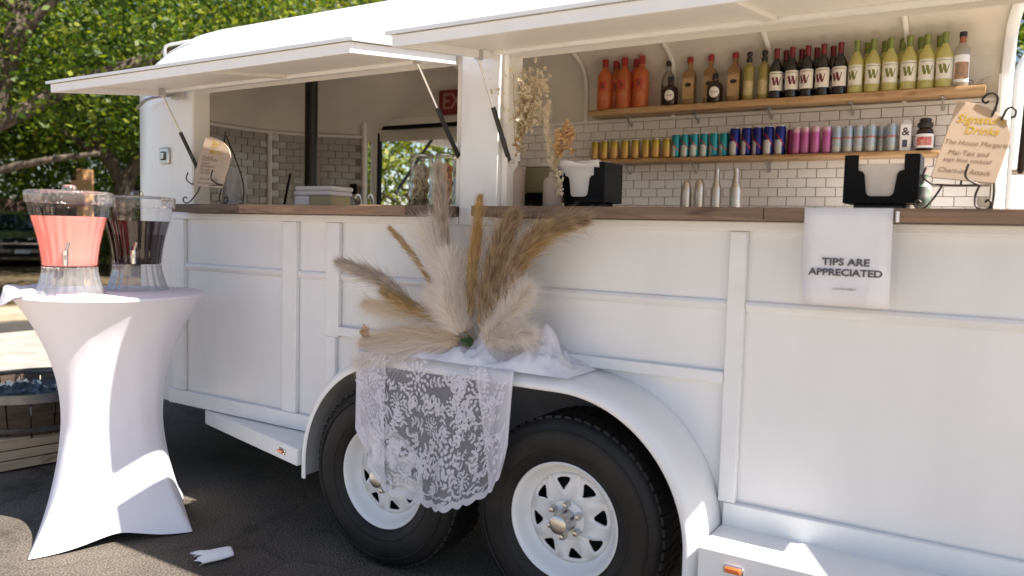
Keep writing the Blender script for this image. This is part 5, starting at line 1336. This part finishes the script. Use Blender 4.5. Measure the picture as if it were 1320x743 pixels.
t = thing('half_barrel', 'dark wooden half barrel with a steel rim, packed with ice', 'barrel', (-3.52, .05, .183))
for k in range(24):
    a0, a1 = 2 * PI * (k + .03) / 24, 2 * PI * (k + .97) / 24; mb = MB()
    def ring(r, z): return [(r * math.cos(q), r * math.sin(q), z) for q in (a0, (a0 + a1) / 2, a1)]
    P = [ring(.40, 0), ring(.425, .08), ring(.44, .17), ring(.445, .205)]; Q = [ring(.375, 0), ring(.40, .08), ring(.415, .17), ring(.42, .205)]
    mb.grid(P); mb.grid([r_[::-1] for r_ in Q]); mb.add([P[3][0], P[3][1], P[3][2], Q[3][2], Q[3][1], Q[3][0]], [(0, 1, 2, 3, 4, 5)]); link('stave', mb.mesh('stave'), BARREL, t, angle=50)
for z0, z1 in ((.185, .232), (.02, .045)):
    link('hoop', MB().lathe([(.43 + .08 * z0, z0), (.444 + .06 * z0, z0), (.446 + .06 * z0, z1), (.43 + .06 * z0, z1), (.415, z1 - .002)] if z0 > .1 else [(.403, z0), (.414, z0), (.420, z1), (.41, z1)], n=72, cap=False).mesh('hoop'), mat('grey_steel_hoop', (.20, .20, .20), .4, .8, var=.2, scale=20), t)
mb = MB()
for k in range(95):
    a = random.uniform(0, 2 * PI); r = .38 * math.sqrt(random.random()); s = random.uniform(.011, .018); c = Vector((r * math.cos(a), r * math.sin(a), .155 + random.uniform(0, .025)))
    q = Matrix.Rotation(random.uniform(0, 3), 3, Vector((random.gauss(0, 1), random.gauss(0, 1), random.gauss(0, 1))).normalized()); vv = [c + q @ Vector((sx * s, sy * s, sz * s)) for sz in (-1, 1) for sx, sy in ((-1, -1), (1, -1), (1, 1), (-1, 1))]
    mb.hexa(vv[:4], vv[4:])
mb.lathe([(.0, .166), (.398, .166)], n=32, cap=False); mb.v = [(p[0] - 3.52, p[1] + .05, p[2] + .183) for p in mb.v]
o = stuff(put('ice_cubes', mb, mat('wet_ice', (.10, .125, .15), .06, trans=.25), angle=None))

# ---- umbrella added out of view past the rear, shaped to shade the step
t = thing('added_shade_umbrella', 'white umbrella added out of view behind the trailer to shade its step', 'added sun shade', (2.80, -.05, .008))
UM = mat('added_shade_canvas', (.74, .72, .68), .85)
c4 = [(-.84, .35, 2.0), (-.35, -.62, 2.0), (.8, -.62, 2.0), (.8, .62, 2.0), (-.72, .62, 2.0)]; ap = Vector((0, 0, 2.35)); mb = MB()
mb.add([ap] + [Vector(p) for p in c4], [(0, i, i % 5 + 1) for i in range(1, 6)]); link('canopy', mb.mesh('canopy'), UM, t, angle=None, solid=.006)
link('pole', MB().tube([(0, 0, 0), (0, 0, 2.4)], .022, 12).mesh('pole'), WHITE_F, t); link('base', MB().lathe([(.26, 0), (.26, .05), (.05, .07), (.04, .20), (0, .20)], n=32).mesh('base'), CHASSIS, t)

# ================================================================== BEYOND THE TRAILER
# parked car, nose towards us
CARP = mat('black_car_paint', (.016, .018, .022), .22, coat=.8)
CARG = mat('car_windscreen', (.02, .028, .045), .05, spec=.8)
t = thing('parked_car', 'dark car parked nose out under the trees', 'car', (-20.5, 8.3, .13), None, R(-22) )
def sect(x, zt, zb_, hw, th): return [(x, -hw, zb_), (x, -hw * 1.02, zb_ + (zt - zb_) * .5), (x, -hw * th, zt - .03), (x, -hw * th * .6, zt), (x, 0, zt + .01), (x, hw * th * .6, zt), (x, hw * th, zt - .03), (x, hw * 1.02, zb_ + (zt - zb_) * .5), (x, hw, zb_)]
mb = MB(); mb.grid([sect(.0, .60, .22, .72, .9), sect(-.06, .72, .20, .84, .9), sect(-.5, .84, .2, .90, .9), sect(-1.25, .96, .2, .91, .9), sect(-2.6, .98, .2, .92, .92), sect(-4.0, 1.0, .2, .91, .9), sect(-4.45, .9, .25, .82, .9), sect(-4.5, .5, .3, .75, .9)]); mb.add(sect(.0, .60, .22, .72, .9), [tuple(range(9))])
link('body', mb.mesh('body'), CARP, t, angle=45)
mb = MB(); mb.grid([[(-1.15, y * .78, .97) for y in (-1, -.5, 0, .5, 1)], [(-1.75, y * .66, 1.34) for y in (-1, -.5, 0, .5, 1)]]); link('windscreen', mb.mesh('windscreen'), CARG, t, angle=60)
mb = MB(); mb.grid([[(-1.752, y * .66, 1.342) for y in (-1, -.5, 0, .5, 1)], [(-2.1, y * .68, 1.44) for y in (-1, -.5, 0, .5, 1)], [(-3.1, y * .66, 1.42) for y in (-1, -.5, 0, .5, 1)], [(-3.9, y * .75, 1.0) for y in (-1, -.5, 0, .5, 1)]]); link('cabin_roof', mb.mesh('cabin_roof'), CARP, t, angle=40)
for sy in (-1, 1):
    mb = MB(); mb.add([(-1.2, sy * .79, .97), (-3.8, sy * .78, .99), (-3.05, sy * .67, 1.40), (-2.1, sy * .69, 1.43), (-1.78, sy * .67, 1.335)], [(0, 1, 2, 3, 4)]); link('side_window', mb.mesh('side_window'), CARG, t)
    mb = MB(); mb.box(-.085, -.02, sy * .60 - .17, sy * .60 + .17, .58, .70); link('headlight', mb.mesh('headlight'), glass('headlight_glass', (.5, .52, .55), 1, .1, .25), t, bevel=.02)
    mb = MB(); mb.box(-1.35, -1.25, sy * 1.0 - .09, sy * 1.0 + .09, .92, 1.04); link('wing_mirror', mb.mesh('wing_mirror'), CARP, t, bevel=.02)
    for xx in (-.85, -3.5):
        mb = MB(); mb.lathe([(.0, sy * .70), (.33, sy * .70), (.345, sy * .74), (.345, sy * .86), (.32, sy * .90), (.0, sy * .90)], (xx, 0, .34), 24, 'y'); link('wheel', mb.mesh('wheel'), RUBBER, t)
for z0, z1, hw in ((.44, .56, .42), (.24, .34, .6)):
    mb = MB(); mb.box(-.01, .02, -hw, hw, z0, z1); link('grille', mb.mesh('grille'), BLACK, t, bevel=.01)
mb = MB(); mb.box(.021, .032, -.17, .17, .33, .43); link('number_plate', mb.mesh('number_plate'), mat('pale_plate', (.55, .56, .58), .5), t)
mb = MB(); mb.box(.01, .03, -.5, .5, .575, .59); link('chrome_strip', mb.mesh('chrome_strip'), CHROME, t)

# dark board fence with a few warm boards behind the car
t = thing('board_fence', 'dark brown board fence beyond the parked car', 'fence', (-26, 10.7, .12), None, R(66))
for k in range(60):
    m = FENCEW if k % 7 else mat('rust_red_board', (.17, .055, .03), .8) if k == 7 else FENCEW
    mb = MB(); mb.box(-9 + k * .3, -9 + k * .3 + .29, -.02, .02, .02, 1.85 + random.uniform(-.03, .03)); link('board', mb.mesh('board'), m, t)
for k in range(8): mb = MB(); mb.box(-9 + k * 2.55, -9 + k * 2.55 + .1, .021, .12, 0, 1.95); link('post', mb.mesh('post'), FENCEW, t)
mb = MB(); mb.box(-9, 9, .021, .07, 1.4, 1.5); link('fence_rail', mb.mesh('fence_rail'), FENCEW, t)
t = thing('wooden_post', 'tan wooden post with two small boards seen above the drink dispensers', 'post', (-12.7, 5.55, .14))
mb = MB(); mb.box(-.10, .10, -.10, .10, 0, 2.12); link('post', mb.mesh('post'), TANPOST, t, bevel=.01)
mb = MB(); mb.box(-.22, .45, -.13, -.101, 1.72, 1.92); link('board', mb.mesh('board'), TANPOST, t); mb = MB(); mb.box(-.5, .2, -.13, -.101, 1.45, 1.66); link('board', mb.mesh('board'), mat('rust_board', (.33, .13, .07), .8), t)

# ---- trees
def leaf_mat(name, c1, c2, c3):
    m, n, l, b = new_mat(name); gi = n.new('ShaderNodeNewGeometry')
    r = ramp(n, l, gi.outputs['Random Per Island'], [(0, c1), (.5, c2), (1, c3)], 'LINEAR'); l.new(r.outputs[0], b.inputs['Base Color']); b.inputs['Roughness'].default_value = .5; b.inputs['Specular IOR Level'].default_value = .3
    t = n.new('ShaderNodeBsdfTranslucent'); hs = n.new('ShaderNodeHueSaturation'); hs.inputs['Value'].default_value = 1.5; hs.inputs['Saturation'].default_value = 1.1; l.new(r.outputs[0], hs.inputs['Color']); l.new(hs.outputs[0], t.inputs[0])
    mx = n.new('ShaderNodeMixShader'); mx.inputs[0].default_value = .42; l.new(b.outputs[0], mx.inputs[1]); l.new(t.outputs[0], mx.inputs[2]); l.new(mx.outputs[0], n['Material Output'].inputs[0]); return m
LEAF1 = leaf_mat('oak_leaf', (.018, .036, .007), (.065, .115, .014), (.22, .25, .032))
LEAF2 = leaf_mat('bright_leaf', (.04, .07, .012), (.12, .17, .022), (.28, .27, .04))
BARK = mat('grey_bark', (.15, .115, .08), .9, col2=(.028, .02, .014), scale=5, stretch=(3, 3, .8), bump=.02, bscale=18)

def crown_mesh(blobs, n_clumps, per, leaf, seed):
    rg = np.random.default_rng(seed); C = []
    wts = np.array([b[3] * b[4] * b[5] for b in blobs]); wts = wts / wts.sum()
    ids = rg.choice(len(blobs), n_clumps, p=wts)
    for i in ids:
        bx, by, bz, rx, ry, rz_ = blobs[i]; d = rg.normal(size=3); d /= np.linalg.norm(d); rad = rg.random() ** .42
        C.append((bx + d[0] * rx * rad, by + d[1] * ry * rad, bz + d[2] * rz_ * rad))
    C = np.array(C); cs = rg.uniform(.6, 1.5, n_clumps)
    ctr = np.repeat(C, per, 0) + rg.normal(size=(n_clumps * per, 3)) * np.repeat(cs, per)[:, None] * np.array([leaf * 2.1, leaf * 2.1, leaf * 1.3])
    n = len(ctr); nrm_ = rg.normal(size=(n, 3)); nrm_[:, 2] = np.abs(nrm_[:, 2]) + .35; nrm_ /= np.linalg.norm(nrm_, axis=1)[:, None]
    a = np.cross(nrm_, rg.normal(size=(n, 3))); a /= np.linalg.norm(a, axis=1)[:, None]; b = np.cross(nrm_, a)
    L = (leaf * rg.uniform(.55, 1.25, n))[:, None]; Wd = L * .55
    v = np.stack([ctr - a * L * .5, ctr + b * Wd * .5 - nrm_ * L * .06, ctr + a * L * .5 - nrm_ * L * .12, ctr - b * Wd * .5 - nrm_ * L * .06], 1).reshape(-1, 3)
    me = bpy.data.meshes.new('crown'); me.vertices.add(4 * n); me.vertices.foreach_set('co', v.ravel()); me.loops.add(4 * n); me.loops.foreach_set('vertex_index', np.arange(4 * n)); me.polygons.add(n); me.polygons.foreach_set('loop_start', np.arange(0, 4 * n, 4)); me.update(); me.validate(); return me
def tree(base, blobs, limbs, lm, n_clumps, label, leaf=.13, per=14, seed=1, r0=.2):
    t = thing('broadleaf_tree', label, 'tree', base, 'trees around the lot')
    for k, (pts, ra, rb) in enumerate(limbs):
        P = smooth_path(pts, 5); rs = [ra + (rb - ra) * i / (len(P) - 1) for i in range(len(P))]
        P = [p + Vector((noise.noise((i * .7, k, 1)), noise.noise((i * .7, k, 5)), 0)) * .05 for i, p in enumerate(P)]
        link('trunk' if k == 0 else 'limb', MB().tube(P, rs, 9).mesh('limb'), BARK, t, angle=70)
    me = crown_mesh(blobs, n_clumps, per, leaf, seed); link('crown', me, lm, t, angle=None); return t
def limbset(h, n, spread, r0, seed, lean=(0, 0)):
    rg = random.Random(seed); out = [([(0, 0, -.1), (lean[0] * .3, lean[1] * .3, h * .35), (lean[0], lean[1], h * .8)], r0, r0 * .35)]
    for k in range(n):
        a = 2 * PI * k / n + rg.uniform(-.4, .4); z0 = h * rg.uniform(.22, .55); f = z0 / (h * .8); p0 = (lean[0] * f, lean[1] * f, z0); s = spread * rg.uniform(.6, 1.05)
        out.append(([p0, (p0[0] + math.cos(a) * s * .45, p0[1] + math.sin(a) * s * .45, z0 + h * .16), (p0[0] + math.cos(a) * s, p0[1] + math.sin(a) * s, z0 + h * rg.uniform(.2, .42))], r0 * .42, r0 * .08))
    return out
# leaning tree at the left with pale limbs
L1 = [([(-.6, -.6, -.1), (-.3, -.3, 1.6), (.0, .0, 3.0), (.25, .30, 4.6), (.2, .5, 7)], .21, .09), ([(-.1, -.1, 2.5), (.8, .9, 3.3), (1.7, 2.0, 3.9), (2.6, 3.2, 4.4)], .13, .04), ([(-.4, -.4, 1.5), (-.9, .1, 2.6), (-1.0, .4, 3.6)], .12, .06),
      ([(.1, .1, 3.4), (.9, .2, 4.1), (1.6, .9, 4.9)], .09, .03), ([(-.3, -.3, 1.8), (.6, .2, 2.05), (1.3, .7, 2.2)], .07, .03), ([(.2, .2, 4.2), (-1, -1, 5.2), (-2, -1.5, 6)], .1, .03)]
tree((-10.9, 3.3, .1), [(0, .4, 3.1, 1.5, 1.5, .9), (-.5, 0, 4.6, 2.8, 2.8, 2.0), (1.6, 2.2, 4.9, 2.2, 2.2, 1.6), (-1.5, -2.0, 4.4, 2.0, 2.0, 1.5), (.8, 1.6, 3.3, 1.5, 1.8, .7)], L1, LEAF1, 1350, 'leaning broadleaf tree with pale limbs nearest the kerb', .12, 15, 1)
# forked tree in the middle
L2 = [([(0, 0, -.1), (.05, .05, 1.2), (.0, .1, 2.2)], .26, .2), ([(0, .1, 2.1), (-.5, -.3, 3.3), (-.8, -.6, 5)], .17, .08), ([(0, .1, 2.1), (.5, .6, 3.4), (.7, 1.1, 5.2)], .17, .08), ([(-.2, -.1, 2.6), (-1.3, -1.0, 3.5), (-2.2, -1.6, 4.2)], .1, .03), ([(.3, .4, 2.9), (1.3, 1.6, 3.9), (2.2, 2.4, 4.6)], .1, .03)]
tree((-15.8, 8.1, .1), [(0, 0, 5.6, 3.4, 3.4, 2.4), (-1.8, -1.8, 4.6, 2.0, 2.0, 1.4), (1.8, 2.0, 4.7, 2.2, 2.2, 1.5), (0.2, 0.3, 3.6, 2.4, 2.4, .8)], L2, LEAF1, 1500, 'forked broadleaf tree behind the drink dispensers', .14, 15, 2)
tree((-14.0, 11.0, .1), [(0, 0, 5.8, 3.2, 3.2, 2.4), (2.2, 2.0, 5.6, 2.4, 2.4, 1.8), (-.6, -1.2, 4.2, 2.2, 2.2, 1.2)], limbset(7, 6, 2.6, .24, 3), LEAF2, 1500, 'bright green tree rising over the nose of the trailer', .15, 15, 3)
tree((-15.5, 16.0, .1), [(0, 0, 6.4, 3.6, 3.6, 2.9), (2.8, 2.2, 6.6, 2.8, 2.8, 2.2)], limbset(8, 6, 2.8, .26, 4), LEAF2, 1400, 'bright green tree seen over the roof beside the first hatch', .17, 15, 4)
for i, (x, y, hh, sd, lab) in enumerate(((-23, 6.5, 7.0, 31, 'dark tree standing over the parked car'), (-21.5, 12.5, 8.5, 32, 'tall dark tree between the fence and the forked tree'), (-26, 20, 10.5, 33, 'tall tree far behind the nose of the trailer'), (-17, 1.8, 6.5, 34, 'dark tree at the edge of the lot behind the leaning tree'), (-27, 13.5, 9, 35, 'broad dark tree behind the board fence'), (-34, 15.0, 10, 36, 'dark tree far behind the parked car'), (-34, 19, 10, 37, 'dark tree far beyond the fence behind the tan post'), (-19.5, 6.6, 6.5, 38, 'dark low crowned tree beside the parked car'))):
    tree((x, y, .1), [(0, 0, hh * .68, hh * .46, hh * .46, hh * .34), (1.2, -1.6, hh * .55, hh * .3, hh * .3, hh * .22), (-1, 1.8, hh * .55, hh * .3, hh * .3, hh * .22)], limbset(hh, 5, hh * .35, .28, sd), LEAF1, 1000, lab, .20, 14, sd)
# behind the trailer, seen through the service window and past the open end
tree((-7.2, 8.2, .0), [(0, 0, 2.6, 1.8, 1.8, 1.6), (1.4, .6, 2.2, 1.4, 1.4, 1.3), (-1.4, -.8, 2.0, 1.4, 1.4, 1.2), (2.6, 1.4, 2.0, 1.2, 1.2, 1.2)], limbset(3.4, 5, 1.4, .12, 41), LEAF2, 800, 'bushy sunlit tree seen through the far service window', .12, 14, 41)
tree((1.6, 9.5, .0), [(0, 0, 3.6, 2.2, 2.2, 2.0), (-.6, -.6, 2.2, 1.6, 1.6, 1.2)], limbset(5, 5, 1.6, .16, 42), LEAF1, 700, 'dark green tree glimpsed past the open rear of the trailer', .13, 14, 42)
# shrubs and undergrowth under the trees
for i, (x, y, s, sd) in enumerate(((-13.5, 2.2, .9, 51), (-17.5, 9.8, 1.3, 52), (-19.5, 11.0, 1.4, 53), (-14.6, 9.4, 1.0, 54), (-12.2, 8.6, 1.0, 55), (-23, 3.0, 1.6, 56), (-24, 6.0, 1.7, 57), (-28, 9.5, 2.2, 58), (-31, 12.4, 3.6, 59), (-30.5, 15.2, 3.6, 60), (-29.5, 18, 3.6, 61), (-24, 15.5, 3.0, 62), (-21, 17.5, 3.0, 63))):
    t = thing('shrub', ('low shrub at the foot of the leaning tree', 'round shrub behind the forked tree', 'wide shrub beside the board fence', 'small shrub left of the forked tree trunk', 'small shrub behind the dispensers', 'tall shrub between the kerb and the parked car', 'tall shrub close behind the parked car', 'large shrub growing over the board fence', 'tall hedge shrub over the board fence, above the parked car', 'tall hedge shrub over the board fence, beside the tan post', 'tall hedge shrub over the board fence, behind the forked tree', 'tall hedge shrub past the end of the board fence', 'tall hedge shrub behind the forked tree')[i], 'shrub', (x, y, .1), 'shrubs under the trees')
    link('foliage', crown_mesh([(0, 0, s * .6, s, s, s * .62)], int(130 + 110 * s), 13, .11 + .02 * s, sd), LEAF1, t, angle=None)
    link('stem', MB().tube([(0, 0, -.05), (.03, 0, s * .5)], .04, 6).mesh('stem'), BARK, t)
